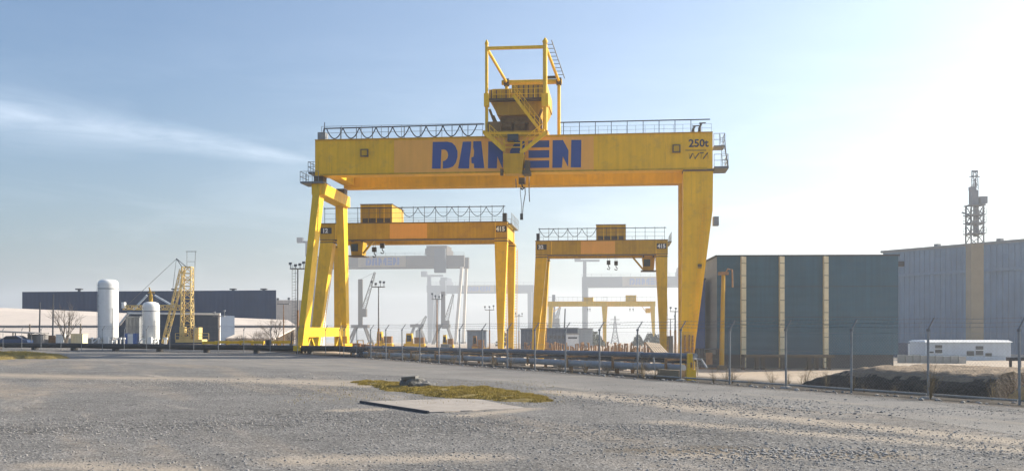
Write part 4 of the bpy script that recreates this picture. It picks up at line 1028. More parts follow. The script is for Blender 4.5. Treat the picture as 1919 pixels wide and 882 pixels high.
# ================================================================== 7. yard clutter in the centre
random.seed(11)
proto = None
for i in range(130):
    x = 984 + i * 2.08 + random.uniform(-1.2, 1.2); Yc = 150 + random.uniform(-9, 9); X = P(x, 0, Yc).x; z = ground_z(X, Yc)
    if proto is None:
        proto = MB().bar((X, Yc, z), (X, Yc, z + 2.75), .16).bar((X - .35, Yc, z + .05), (X + .35, Yc, z + .05), .14).bar((X, Yc, z + 2.4), (X + .25, Yc, z + 2.75), .1).build('stanchion', M['rust'], None, loc=(X, Yc, z))
        tag(proto, 'rusty upright stanchion in the dense yard row under the narrower crane', 'stanchion', 'rusty stanchions in the yard')
    else:
        o = proto.copy(); col.objects.link(o); o.location = (X, Yc, z); o.rotation_euler = (random.uniform(-.06, .06), random.uniform(-.1, .1), random.uniform(0, 3)); s = random.uniform(.62, 1.0); o.scale = (s * 1.2, s * 1.2, s)
def stack(x0, x1, y0, Yc, m, name, label, cat):
    a, b = P(x0, y0, Yc), P(x1, y0, Yc); g_ = ground_z((a.x + b.x) / 2, Yc)
    t = thing(name, ((a.x + b.x) / 2, Yc, g_), label, cat)
    return a, b, g_, t
# yellow machines
def yard_machine(x0, x1, y0, Yc, label, m='yel'):
    a, b, g_, t = stack(x0, x1, y0, Yc, m, 'yard_tractor', label, 'vehicle')
    w = b.x - a.x; h = a.z - g_
    MB().box(a.x, b.x, Yc, Yc + 2, g_ + h * .3, g_ + h * .62).build('chassis', M[m], t)
    MB().hexa([(a.x + w * .08, Yc + .1, g_ + h * .62), (a.x + w * .42, Yc + .1, g_ + h * .62), (a.x + w * .42, Yc + 1.9, g_ + h * .62), (a.x + w * .08, Yc + 1.9, g_ + h * .62), (a.x + w * .12, Yc + .2, a.z), (a.x + w * .38, Yc + .2, a.z), (a.x + w * .38, Yc + 1.8, a.z), (a.x + w * .12, Yc + 1.8, a.z)]).build('cab', M[m], t)
    MB().box(a.x + w * .14, a.x + w * .36, Yc + .02, Yc + .1, g_ + h * .7, a.z - h * .07).build('cab_window', M['glass'], t)
    MB().box(a.x + w * .5, b.x - w * .04, Yc + .2, Yc + 1.8, g_ + h * .63, g_ + h * .85).build('load_bed', M['rust'], t)
    for k in (.16, .5, .84):
        MB().tube([(a.x + w * k, Yc - .1, g_ + h * .18), (a.x + w * k, Yc + .3, g_ + h * .18)], h * .18, 12).build('wheel', M['rubber'], t)
yard_machine(703, 735, 621, 142, 'yellow tractor unit beside the outspread floodlight mast')
yard_machine(757, 796, 624, 150, 'long low yellow transporter in the middle of the yard')
yard_machine(828, 850, 627, 150, 'small yellow yard truck under the hazy booms')
yard_machine(884, 908, 629, 146, 'yellow truck before the blue grey shed', 'rust')
crate(1250, 1262, 630, 150, 'shed', 'cable_hut', 'dark narrow hut between the narrower crane leg and the lamp masts', 'hut')
# stacked long beams seen end-on / long racks of steel in front
random.seed(3)
proto = None
for i in range(70):
    x = 655 + i * 4.8 + random.uniform(-2, 2); Yc = 119 + random.uniform(-4, 6); X = P(x, 0, Yc).x; z = ground_z(X, Yc)
    if proto is None:
        proto = MB().box(X - .55, X + .55, Yc - .3, Yc + .3, z + .9, z + 1.25).bar((X - .4, Yc, z), (X - .4, Yc, z + .9), .14).bar((X + .4, Yc, z), (X + .4, Yc, z + .9), .14).build('block_stand', M['rust'], None, loc=(X, Yc, z))
        tag(proto, 'rusty block stand in the yard row behind the pipes', 'stand', 'rusty block stands behind the pipes')
    else:
        o = proto.copy(); col.objects.link(o); o.location = (X, Yc, z); o.rotation_euler.z = random.uniform(-.3, .3); o.scale = (random.uniform(.7, 1.2), 1, random.uniform(.9, 1.25))
Yc = 108
proto = None
for i in range(6):
    p = P(1212 + i * 4.5, 642 + i * .6, Yc + i * .2); q = P(1228 + i * 4.5, 662, Yc + i * .2 - 3)
    o = MB().bar(p, q, .2, .26).build('steel_beam', M['timber'], None, loc=q)
    tag(o, 'pale steel beam leaning in the stack beside the narrower crane right leg', 'beam', 'leaning pale beams')
Yq = 104; p = P(1232, 660, Yq)
rk = thing('beam_rack', (p.x, Yq, ground_z(p.x, Yq)), 'low dark rack carrying the leaning pale beams', 'rack')
MB().box(p.x - 1.6, p.x + 1.8, Yq - .2, Yq + 2.4, p.z - .3, p.z - .05).build('deck', M['dark'], rk)
for dx in (-1.4, 1.6): MB().bar((p.x + dx, Yq + .2, ground_z(p.x, Yq)), (p.x + dx, Yq + .2, p.z - .3), .2).build('leg', M['rust'], rk)
for (x, Yc, k) in ((1113, 360, 1.1), (1122, 370, .8), (1196, 380, .8), (1218, 390, 1.0), (1232, 370, .9), (945, 360, 1.0), (1243, 400, .9)):
    X = P(x, 0, Yc).x; z = ground_z(X, Yc); n_ = 260
    t = thing('bushy_tree', (X, Yc, z), {1113: 'round dark bush beside the hazy cube building', 1122: 'low bush right of the round dark bush', 1196: 'small pointed tree under the far crane house', 1218: 'far bush under the far crane cab', 1232: 'bush at the foot of the far slim crane leg', 945: 'far bush behind the wider crane right legs', 1243: 'far bush behind the narrower crane right leg'}[x], 'tree', 'far bushes on the horizon')
    MB().tube([(X, Yc, z), (X, Yc, z + 3 * k)], .3, 6, .1).build('trunk', M['bark'], t)
    mb = MB()
    for i in range(n_):
        th = random.uniform(0, 6.28); rr = random.random() ** .5; hh = random.random()
        c = Vector((X + 3.4 * k * rr * math.cos(th) * (1 - hh * .5), Yc + 3.0 * k * rr * math.sin(th), z + .6 + 5.2 * k * hh * (1 - .5 * rr * rr)))
        u = Vector((random.uniform(-1, 1), random.uniform(-1, 1), random.uniform(-1, 1))) * .5; v = Vector((random.uniform(-1, 1), random.uniform(-1, 1), random.uniform(-1, 1))) * .5
        mb.add([c - u, c + v, c + u, c - v], [(0, 1, 2, 3)])
    mb.build('crown', M['shrub'], t)

# ================================================================== 8. bare trees and weeds
def branchy(mb, p, d, L, r, depth, spread=.55):
    q = p + d * L
    mid = p.lerp(q, .5) + Vector((random.uniform(-1, 1), random.uniform(-1, 1), random.uniform(-.5, .5))) * L * .07
    mb.tube([p, mid, q], r, 5 if r > .03 else 3, r * .6)
    if depth == 0: return
    for i in range(random.choice((2, 3, 3))):
        dd = (d + Vector((random.uniform(-1, 1), random.uniform(-1, 1), random.uniform(-.35, .75))) * spread).normalized()
        branchy(mb, p.lerp(q, random.uniform(.55, 1)), dd, L * random.uniform(.6, .85), r * .55, depth - 1, spread)
def bare_tree(x, Yc, h, label, depth=5, stems=3, name='bare_tree', r=.1, spread=.6, cat='tree', group=None):
    X = P(x, 0, Yc).x; z = ground_z(X, Yc)
    t = thing(name, (X, Yc, z), label, cat, group)
    mb = MB(); m2 = MB()
    for s in range(stems):
        d = Vector((random.uniform(-.35, .35), random.uniform(-.3, .3), 1)).normalized(); p = Vector((X + random.uniform(-.2, .2), Yc, z - .1))
        q = p + d * h * .3; mb.tube([p, q], r, 6, r * .75)
        for i in range(3):
            dd = (d + Vector((random.uniform(-1, 1), random.uniform(-1, 1), random.uniform(-.1, .4))) * spread * .8).normalized()
            branchy(m2, q - d * h * .1 * random.random(), dd, h * .26, r * .6, depth - 2, spread)
    mb.build('trunk', M['bark'], t); m2.build('branches', M['bark'], t)
random.seed(21)
bare_tree(124, 126, 6.2, 'leafless multi-stemmed tree before the navy hall, nearest the dark poles', stems=4, r=.085, spread=.62)
bare_tree(520, 122, 4.6, 'leafless tree beside the slim brown lamp pole', stems=3, r=.07, spread=.7)
for x, h, l in ((452, 2.2, 'low leafless thicket behind the yellow trestles, farthest from the huge crane'), (478, 2.8, 'rounded leafless bush in the thicket, before the pale shed'), (500, 3.0, 'taller leafless bush left of the leafless tree'), (545, 2.6, 'leafless bush close against the huge crane foot')):
    bare_tree(x, 120, h, l, depth=5, stems=5, name='bare_shrub', r=.03, spread=.9, cat='shrub')

# ================================================================== 9. fence, pipes, bank
def along(t, off, z): return FO + FD * t + FN * off + Vector((0, 0, z))
FD = Vector((-1.507, 2.83, 0)); FO = Vector((13.3, 32.4, 0)); FN = Vector((.883, .47, 0))
run1 = [FO + FD * t for t in range(-3, 19)]
run2 = [Vector((-14.6, 86.0, 0)), Vector((-16.3, 88.7, 0))] + [Vector((-16.3, 88.7, 0)) + Vector((-2.8, 1.56, 0)) * k for k in range(1, 18)]
fence = thing('security_fence', FO, 'chain link fence with grey posts and barbed wire arms along the yard edge', 'fence')
allp = run1 + run2
PH = 2.2
for i, p in enumerate(allp):
    nrm = FN if i < len(run1) else Vector((.49, .87, 0))
    lean = Vector((random.uniform(-.02, .02), random.uniform(-.02, .02), 0))
    po = MB().tube([p, p + Vector((0, 0, PH)) + lean], .04 if i < 20 else .026, 8).build('post', M['galv'], fence)
    top = p + Vector((0, 0, PH)) + lean
    MB().tube([top - Vector((0, 0, .06)), top + Vector((0, 0, .02))], .065, 8).tube([top, top + nrm * .27 + Vector((0, 0, .37))], .026, 6).build('wire_arm', M['rail'], po)
    if i in (3, 5, 7, 0):
        MB().hexa([p + Vector(v) for v in ((-.22, -.2, -.02), (.24, -.18, -.02), (.2, .2, -.02), (-.2, .22, -.02), (-.15, -.13, .07), (.17, -.12, .06), (.14, .13, .07), (-.14, .15, .06))]).build('footing', M['concrete'], po)
wm = MB(); bw = MB()
for i in range(len(allp) - 1):
    p, q = allp[i], allp[i + 1]
    nrm = FN if i < len(run1) - 1 else Vector((.49, .87, 0))
    for z in (.12, .75, 1.4, 2.08): wm.tube([p + Vector((0, 0, z)), q + Vector((0, 0, z))], .004, 3)
    for k in (.25, .6, .95):
        o = nrm * .27 * k + Vector((0, 0, PH + .37 * k)); bw.tube([p + o, p.lerp(q, .5) + o - Vector((0, 0, .03)), q + o], .007, 3)
        for j in range(12):
            c = p.lerp(q, (j + .5) / 12) + o; bw.tube([c - Vector((.02, .02, .035)), c + Vector((.02, .02, .035))], .005, 3)
    if i < len(run1) - 1:
        L = (q - p).length; n = int(L / .12); u = (q - p) / n
        for j in range(-16, n):
            a0 = max(j, 0); a1 = min(j + 16, n); 
            h0, h1 = (a0 - j) * .12, (a1 - j) * .12
            if a1 > a0:
                A = p + u * a0; B = p + u * a1
                wm.tube([A + Vector((0, 0, .1 + h0)), B + Vector((0, 0, .1 + h1))], .0013, 3)
                wm.tube([A + Vector((0, 0, 2.04 - h0)), B + Vector((0, 0, 2.04 - h1))], .0013, 3)
br_ = MB()
for t in range(-3, 5): br_.tube([along(t + .03, .06, .13), along(t + .97, .06, .13)], .04, 6)
br_.build('bottom_rail', M['concrete'], fence)
wm.build('chain_link', M['galv'], fence); bw.build('barbed_wire', M['rail'], fence)

# pipes along the fence
pe = G0(1286, 712) + FN * 1.2
t_end = 4.55
pl1 = thing('pipeline', along(t_end, 1.7, 0), 'run of stacked grey and blue pipes on posts just inside the fence', 'pipeline')
tt = [t_end + (18.2 - t_end) * i / 20 for i in range(21)]
zl_ = lambda t: .45 - .017 * (t - t_end)
zu_ = lambda t: .99 - .020 * (t - t_end)
MB().tube([along(t, 1.5, zl_(t) + .012 * math.sin(t * 3)) for t in tt], .165, 14).build('pipe', M['pipe_grey'], pl1, smooth=True)
MB().tube([along(t, 2.2, zu_(t) + .01 * math.sin(t * 2)) for t in tt], .13, 14).build('pipe', M['pipe_blue'], pl1, smooth=True)
MB().tube([along(t, 1.9, zl_(t) + .25) for t in tt], .06, 8).build('pipe', M['pipe_dark'], pl1); MB().tube([along(t, 2.6, zu_(t) - .2) for t in tt], .06, 8).build('pipe', M['pipe_dark'], pl1)
for t in [t_end + .3 + 1.37 * k for k in range(11)]:
    MB().bar(along(t, 1.5, 0), along(t, 1.5, zl_(t) - .17), .2).bar(along(t, 2.45, -.1), along(t, 2.45, zu_(t) + .2), .17).bar(along(t, 1.3, zu_(t) - .18), along(t, 2.7, zu_(t) - .18), .1).bar(along(t, 1.24, zl_(t) - .2), along(t, 1.24, zu_(t) - .1), .12).build('support', M['rust'], pl1)
for t in [t_end + .9 + 2.2 * k for k in range(7)]:
    MB().tube([along(t, 1.5, zl_(t)), along(t + .04, 1.5, zl_(t))], .19, 14).build('flange', M['pipe_grey'], pl1); MB().tube([along(t + .4, 2.2, zu_(t)), along(t + .44, 2.2, zu_(t))], .155, 14).build('flange', M['pipe_grey'], pl1)
MB().tube([along(t_end, 1.9, .9), along(t_end - .25, 1.9, .85), along(t_end - .4, 1.8, .5)], .05, 8).tube([along(t_end + .6, 1.25, .9), along(t_end + .55, 1.22, .25)], .03, 6).build('drain_pipe', M['pipe_grey'], pl1)
eb = thing('end_block', along(t_end - .05, .7, 0), 'yellow steel anchor block and upright buffer at the end of the grey pipes', 'anchor block')
p = along(t_end - .3, .7, 0); q = along(t_end + .2, .7, 0)
MB().bar(p + Vector((0, 0, .2)), q + Vector((0, 0, .2)), .35, .4).build('anchor_block', M['tan'], eb)  # tan on the yellow block paints in its shaded side
c = along(t_end - .47, .75, 0)
MB().box(c.x - .19, c.x + .19, c.y - .2, c.y + .2, 0, .46).box(c.x - .15, c.x + .06, c.y - .15, c.y + .15, .46, 1.15).build('buffer_post', M['yel'], eb)
MB().box(c.x - .04, c.x + .04, c.y - .17, c.y - .152, .55, .78).build('recess_plate', M['rust'], eb)
MB().tube([c + Vector((.1, -.05, .46)), c + Vector((.12, -.05, .9)), c + Vector((.19, .0, .93)), c + Vector((.27, 0, .85)), c + Vector((.29, 0, .2))], .025, 6).build('vent_tube', M['galv'], eb)

random.seed(41)
proto = None
for i in range(26):
    p = along(random.uniform(6.6, 17.5), random.uniform(2.9, 5.0), 0); p.z = ground_z(p.x, p.y)
    if proto is None:
        proto = MB().bar(p + Vector((-.9, 0, .12)), p + Vector((.9, 0, .12)), .22, .2).bar(p + Vector((-.8, .15, .33)), p + Vector((.8, .05, .33)), .2, .2).bar(p + Vector((-.5, -.1, .02)), p + Vector((-.5, .3, .02)), .1, .06).build('timber_pile', M['timber'], None, loc=p)
        tag(proto, 'small pile of grey timber baulks lying behind the fence pipes', 'timber', 'timber baulks behind the pipes')
    else:
        o = proto.copy(); col.objects.link(o); o.location = p; o.rotation_euler.z = random.uniform(1.2, 2.8); sc_ = random.uniform(.6, 1.3); o.scale = (sc_, 1, sc_ * random.uniform(.7, 2.2))
proto = None
for i in range(22):
    x = 664 + i * 13.5 + random.uniform(-4, 4); Yc = 127 + random.uniform(-3, 8); X = P(x, 0, Yc).x; z = ground_z(X, Yc)
    if proto is None:
        proto = MB().box(X - .45, X + .45, Yc - .3, Yc + .3, z + .8, z + 1.5).bar((X - .3, Yc, z), (X - .3, Yc, z + .8), .16).bar((X + .3, Yc, z), (X + .3, Yc, z + .8), .16).bar((X - .3, Yc, z + 1.5), (X - .3, Yc, z + 2.0), .08).bar((X + .3, Yc, z + 1.5), (X + .3, Yc, z + 2.0), .08).bar((X - .3, Yc, z + 1.96), (X + .3, Yc, z + 1.96), .08).build('welding_set', M['yel'], None, loc=(X, Yc, z))
        tag(proto, 'small yellow welding set on legs in the yard row behind the pipes', 'machine', 'yellow welding sets behind the pipes')
    else:
        o = proto.copy(); col.objects.link(o); o.location = (X, Yc, z); o.rotation_euler.z = random.uniform(-.6, .6); o.scale = (random.uniform(.7, 1.5), 1, random.uniform(.8, 1.15))
X = P(1057, 0, 420).x; gz_ = ground_z(X, 420)
o = MB().tube([(X, 420, gz_), (X + .6, 420, P(1057, 578, 420).z)], .4, 7, .25).build('hazy_mast', M['fargrey'], None, loc=(X, 420, gz_)); tag(o, 'plain hazy mast standing behind the grey office block', 'mast')
X = P(1206, 0, 420).x; gz_ = ground_z(X, 420)
# dark pipe along the left run
dp = thing('dark_pipeline', (-35, 99, 0), 'long dark rusted pipe lying low between the pale road and the white tanks', 'pipeline')
A = Vector((-12.4, 83.4, 0)); Bc = Vector((-15.4, 88.9, 0)); 
pts = [A, Bc] + [Bc + Vector((-2.8, 1.56, 0)) * k + Vector((0, .6, 0)) for k in range(1, 20)]
MB().tube([p + Vector((0, 0, .50 + .03 * math.sin(i * 1.7))) for i, p in enumerate(pts)], .26, 10).build('pipe', M['pipe_dark'], dp)
MB().tube([p + Vector((.5, .7, .62)) for i, p in enumerate(pts)], .13, 8).build('pipe', M['pipe_dark'], dp)
mb = MB()
for i, p in enumerate(pts):
    if i % 2: continue
    MB().box(p.x - .16, p.x + .16, p.y - .2, p.y + .9, -.02, .3).build('support', M['pipe_dark'], dp)
# earth bank and sand heap behind the fence
def heap(name, t0, t1, o0, o1, h, m, seed, steep=.13, lt=.05):
    random.seed(seed); nt_, no = 110, 50; vs = []; fs = []
    from mathutils import noise
    for i in range(nt_ + 1):
        for jj in range(no + 1):
            u, v = i / nt_, jj / no
            p = along(t0 + (t1 - t0) * u, o0 + (o1 - o0) * v, 0)
            e = min(clamp(u / .025), clamp((1 - u) / lt), clamp(v / steep), clamp((1 - v) / .25))
            e = e ** .6
            nz = noise.fractal(Vector((p.x * .6, p.y * .6, seed)), 1, 2, 5)
            n2 = noise.fractal(Vector((p.x * 2.5, p.y * 2.5, seed + 4)), 1, 2, 4)
            z = ground_z(p.x, p.y) - .05 + e * (h + .10 * nz + .06 * n2 - min(0, ground_z(p.x, p.y)))
            vs.append(p + Vector((.12 * n2 * e, .1 * nz * e, z)))
    for i in range(nt_):
        for jj in range(no):
            a = i * (no + 1) + jj; fs.append((a, a + 1, a + no + 2, a + no + 1))
    mb = MB(); mb.add(vs, fs); o = mb.build(name, M[m], None, smooth=True, loc=along((t0 + t1) / 2, o0 + 1, 0))
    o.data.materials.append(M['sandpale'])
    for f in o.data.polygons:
        if abs(f.normal.z) > .82: f.material_index = 1  # paler up-facing faces: sandy crust with the sunlit top put into the colour
    return o
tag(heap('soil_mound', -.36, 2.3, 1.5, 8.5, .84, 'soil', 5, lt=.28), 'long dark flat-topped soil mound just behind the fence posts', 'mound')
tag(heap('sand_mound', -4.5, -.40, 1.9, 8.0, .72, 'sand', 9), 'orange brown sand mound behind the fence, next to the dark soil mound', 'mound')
for (x, Yc, l) in ((1905, 44, 'dark steel trestle at the right edge behind the sand bank'),):
    X = P(x, 0, Yc).x; t = thing('steel_trestle', (X, Yc, .5), l, 'trestle')
    MB().box(X - .35, X + 1.0, Yc - .2, Yc + .2, .85, 1.0).build('top_beam', M['dark'], t)
    for dx in (-.25, .15, .85): MB().bar((X + dx, Yc, -.2), (X + dx, Yc, .85), .09).build('leg', M['dark'], t)
# weeds
random.seed(5)
protos = []
spots = []
for k in range(46):
    t = random.uniform(-2.6, 17); off = random.choice((random.uniform(-.35, .2), random.uniform(.3, 1.2)))
    spots.append(along(t, off, 0))
for k in range(9): spots.append(along(random.uniform(1.6, 2.9), random.uniform(.5, 3.0), 0))
for i, p in enumerate(spots):
    if i < 4:
        mb = MB()
        for s in range(14):
            d = Vector((random.gauss(0, .35), random.gauss(0, .35), 1)).normalized(); h = random.uniform(.25, .8)
            q = p + d * h; mb.tube([p, p.lerp(q, .5) + Vector((0, 0, .03)), q], .006, 3, .002)
            for b in range(3):
                s0 = p.lerp(q, random.uniform(.4, .95)); mb.tube([s0, s0 + Vector((random.gauss(0, .08), random.gauss(0, .08), .09))], .004, 3, .002)
        o = mb.build('dry_weed', M['dryweed'], None, loc=p); protos.append(o); tag(o, 'dry brown weed growing along the fence foot', 'weed', 'dry weeds along the fence')
    else:
        o = protos[i % 4].copy(); col.objects.link(o); o.location = p; o.rotation_euler.z = random.uniform(0, 6); s = random.uniform(.5, 1.5); o.scale = (s, s, s * random.uniform(.6, 1.1))

# ================================================================== 10. ground
def frange(a, b, s):
    r = []
    while a < b: r.append(a); a += s
    return r
xs = [-1600, -900, -500, -300, -200, -140, -100, -80] + frange(-64, 64, 2.0) + [64, 80, 100, 140, 200, 300, 500, 900, 1600]
ys = [-50, -20, 0, 8] + frange(12, 60, 1.5) + frange(60, 150, 2.5) + [150, 160, 175, 190, 205, 220, 240, 280, 340, 420, 560, 800, 1200, 1800, 2600]
from mathutils import noise
mb = MB(); vs = []; fs = []
for y in ys:
    for x in xs:
        vs.append((x, y, ground_z(x, y)))
nx = len(xs)
for j in range(len(ys) - 1):
    for i in range(nx - 1):
        a = j * nx + i; fs.append((a, a + 1, a + nx + 1, a + nx))
mb.add(vs, fs)
gm = bpy.data.materials.new('gravel_lot'); nt = NT(gm); N = nt.nodes; L = nt.links; bs = N['Principled BSDF']
bs.inputs['Roughness'].default_value = .95; bs.inputs['Specular IOR Level'].default_value = .2
tc = N.new('ShaderNodeTexCoord'); CO = tc.outputs['Object']
def tex_noise(scale, detail=5, rough=.6, vec=None, dist=0):
    n = N.new('ShaderNodeTexNoise'); n.inputs['Scale'].default_value = scale; n.inputs['Detail'].default_value = detail; n.inputs['Roughness'].default_value = rough; n.inputs['Distortion'].default_value = dist
    L.new(vec or CO, n.inputs['Vector']); return n.outputs['Fac']
def rng(v, a, b, c=0., d=1.):
    r = N.new('ShaderNodeMapRange'); L.new(v, r.inputs[0]); r.inputs[1].default_value = a; r.inputs[2].default_value = b; r.inputs[3].default_value = c; r.inputs[4].default_value = d; return r.outputs[0]
def mth(op, a, b=None):
    m = N.new('ShaderNodeMath'); m.operation = op
    for i, v in enumerate((a, b)):
        if v is None: continue
        if isinstance(v, (int, float)): m.inputs[i].default_value = v
        else: L.new(v, m.inputs[i])
    return m.outputs[0]
def mix(f, a, b):
    m = N.new('ShaderNodeMix'); m.data_type = 'RGBA'; L.new(f, m.inputs[0])
    for i, v in ((6, a), (7, b)):
        if isinstance(v, tuple): m.inputs[i].default_value = (*v, 1)
        else: L.new(v, m.inputs[i])
    return m.outputs[2]
mp = N.new('ShaderNodeMapping'); mp.vector_type = 'POINT'; mp.inputs['Rotation'].default_value = (0, 0, -math.atan2(2.83, -1.507)); L.new(CO, mp.inputs[0])
mp2 = N.new('ShaderNodeMapping'); mp2.inputs['Scale'].default_value = (.16, 1, 1); L.new(mp.outputs[0], mp2.inputs[0])
ST = mp2.outputs[0]                                   # stretched along the fence: wheel tracks, drifts
dot = N.new('ShaderNodeVectorMath'); dot.operation = 'DOT_PRODUCT'; L.new(CO, dot.inputs[0]); dot.inputs[1].default_value = tuple(FN)
S = mth('SUBTRACT', dot.outputs['Value'], FN.dot(FO))
sep = N.new('ShaderNodeSeparateXYZ'); L.new(CO, sep.inputs[0])
vor = N.new('ShaderNodeTexVoronoi'); vor.inputs['Scale'].default_value = 22; L.new(CO, vor.inputs['Vector'])
vor2 = N.new('ShaderNodeTexVoronoi'); vor2.inputs['Scale'].default_value = 55; L.new(CO, vor2.inputs['Vector'])
sv = N.new('ShaderNodeSeparateColor'); L.new(vor.outputs['Color'], sv.inputs[0]); sv2 = N.new('ShaderNodeSeparateColor'); L.new(vor2.outputs['Color'], sv2.inputs[0])
stone = mth('MULTIPLY', rng(sv.outputs[0], 0, 1, .55, 1.5), rng(sv2.outputs[0], 0, 1, .55, 1.5))
broad = rng(tex_noise(.35, 6, .65), .3, .7, .8, 1.18)
mid = rng(tex_noise(2.2, 6, .7), .25, .75, .78, 1.22)
def seg(a, b_, w0, w1, ns=1.2):
    a = Vector((a.x, a.y, 0)); b_ = Vector((b_.x, b_.y, 0)); d = b_ - a
    v1 = N.new('ShaderNodeVectorMath'); v1.operation = 'SUBTRACT'; L.new(CO, v1.inputs[0]); v1.inputs[1].default_value = a
    v2 = N.new('ShaderNodeVectorMath'); v2.operation = 'DOT_PRODUCT'; L.new(v1.outputs[0], v2.inputs[0]); v2.inputs[1].default_value = d / d.length_squared
    t = rng(v2.outputs['Value'], 0, 1)
    v3 = N.new('ShaderNodeVectorMath'); v3.operation = 'SCALE'; v3.inputs[0].default_value = d; L.new(t, v3.inputs['Scale'])
    v4 = N.new('ShaderNodeVectorMath'); v4.operation = 'DISTANCE'; L.new(v1.outputs[0], v4.inputs[0]); L.new(v3.outputs[0], v4.inputs[1])
    dd = mth('ADD', v4.outputs['Value'], mth('MULTIPLY', mth('SUBTRACT', tex_noise(ns, 6, .65), .5), w1 * 1.6))
    return rng(dd, w0, w1, 1, 0)
def U(*m):
    r = m[0]
    for x in m[1:]: r = mth('MAXIMUM', r, x)
    return r
COARSE = [((0, 805), (560, 790), 2.0), ((560, 775), (900, 800), 2.2), ((900, 800), (1300, 815), 1.8), ((1100, 800), (1600, 800), 1.3), ((1100, 752), (1900, 775), 1.3), ((80, 700), (560, 730), 3.0), ((1500, 800), (1919, 850), 1.2)]
drk = U(*[seg(G0(*a), G0(*b_), w * .3, w * 1.5, .8) for a, b_, w in COARSE])
vor3 = N.new('ShaderNodeTexVoronoi'); vor3.inputs['Scale'].default_value = 11; L.new(CO, vor3.inputs['Vector'])
sv3 = N.new('ShaderNodeSeparateColor'); L.new(vor3.outputs['Color'], sv3.inputs[0])
chip = mth('MULTIPLY', rng(mth('POWER', sv3.outputs[0], 1.3), 0, 1, .42, 1.65), rng(vor3.outputs['Distance'], .0, .55, 1.3, .8))
mixc = N.new('ShaderNodeMix'); mixc.data_type = 'FLOAT'; L.new(mth('MULTIPLY', drk, .85), mixc.inputs[0]); L.new(stone, mixc.inputs[2]); L.new(mth('MULTIPLY', chip, stone), mixc.inputs[3])
g1 = mth('MULTIPLY', mth('MULTIPLY', mixc.outputs[0], broad), mid)
vm = N.new('ShaderNodeVectorMath'); vm.operation = 'SCALE'; vm.inputs[0].default_value = (.156, .150, .142); L.new(g1, vm.inputs['Scale'])
sandf = mth('MULTIPLY', rng(tex_noise(.22, 7, .62, ST, .4), .50, .66), rng(tex_noise(1.6, 6, .7), .3, .6))
vm2 = N.new('ShaderNodeVectorMath'); vm2.operation = 'SCALE'; vm2.inputs[0].default_value = (.30, .25, .195); L.new(mth('MULTIPLY', broad, mid), vm2.inputs['Scale'])
c1 = mix(mth('MULTIPLY', sandf, .85), vm.outputs[0], vm2.outputs[0])
# bleached, trodden crust patches
c1 = mix(mth('MULTIPLY', rng(tex_noise(.5, 7, .7, ST, .6), .60, .70), .55), c1, (.40, .36, .315))
c1 = mix(mth('MULTIPLY', rng(tex_noise(3.5, 6, .75), .62, .72), .6), c1, (.09, .085, .08))
# dusty wheel tracks and a coarse dark gravel spread
vmt = N.new('ShaderNodeVectorMath'); vmt.operation = 'SCALE'; vmt.inputs[0].default_value = (.36, .305, .24); L.new(mth('MULTIPLY', broad, mid), vmt.inputs['Scale'])
trk = U(seg(G0(1040, 733), G0(1400, 776), .15, 1.0), seg(G0(1400, 776), G0(2000, 838), .2, .8), seg(G0(1250, 790), G0(2000, 850), .0, .8), seg(G0(-100, 700), G0(640, 716), .2, 2.6), seg(G0(480, 714), G0(700, 722), .3, 1.5),
        seg(G0(560, 862), G0(900, 856), .1, .9), seg(G0(1300, 850), G0(1640, 850), .1, 1.0), seg(G0(640, 768), G0(700, 766), .1, .7), seg(G0(880, 778), G0(990, 765), .1, .6), seg(G0(100, 870), G0(330, 880), .0, .8))
c1 = mix(mth('MULTIPLY', trk, .8), c1, (.37, .315, .25))
brn = U(seg(G0(1340, 842), G0(1640, 852), .1, .9, 1.6), seg(G0(1180, 842), G0(1340, 846), .0, .7, 1.6))
c1 = mix(mth('MULTIPLY', brn, .75), c1, (.125, .098, .066))
# yard beyond the fence
vm3 = N.new('ShaderNodeVectorMath'); vm3.operation = 'SCALE'; vm3.inputs[0].default_value = (.42, .345, .265); L.new(mth('MULTIPLY', broad, mid), vm3.inputs['Scale'])
edge = mth('ADD', S, mth('MULTIPLY', mth('SUBTRACT', tex_noise(.8, 5), .5), 1.6))
c2 = mix(rng(edge, 1.2, 3.4), c1, vm3.outputs[0])
# dark soil and litter along the fence foot, plus the pipes' shadow painted in
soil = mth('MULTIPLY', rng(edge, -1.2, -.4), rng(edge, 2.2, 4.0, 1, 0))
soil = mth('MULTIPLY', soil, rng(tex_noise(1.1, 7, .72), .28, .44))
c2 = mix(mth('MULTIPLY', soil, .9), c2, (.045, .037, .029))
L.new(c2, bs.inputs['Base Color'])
bh_ = mth('ADD', mth('MULTIPLY', mth('ADD', vor.outputs['Distance'], mth('MULTIPLY', vor3.outputs['Distance'], mth('MULTIPLY', drk, -2.2))), .8), mth('MULTIPLY', tex_noise(9, 8, .75), 1.4))
b = N.new('ShaderNodeBump'); b.inputs['Strength'].default_value = .55; b.inputs['Distance'].default_value = .04; L.new(bh_, b.inputs['Height']); L.new(b.outputs[0], bs.inputs['Normal'])
g = mb.build('ground', gm, None); tag(g, kind='structure')

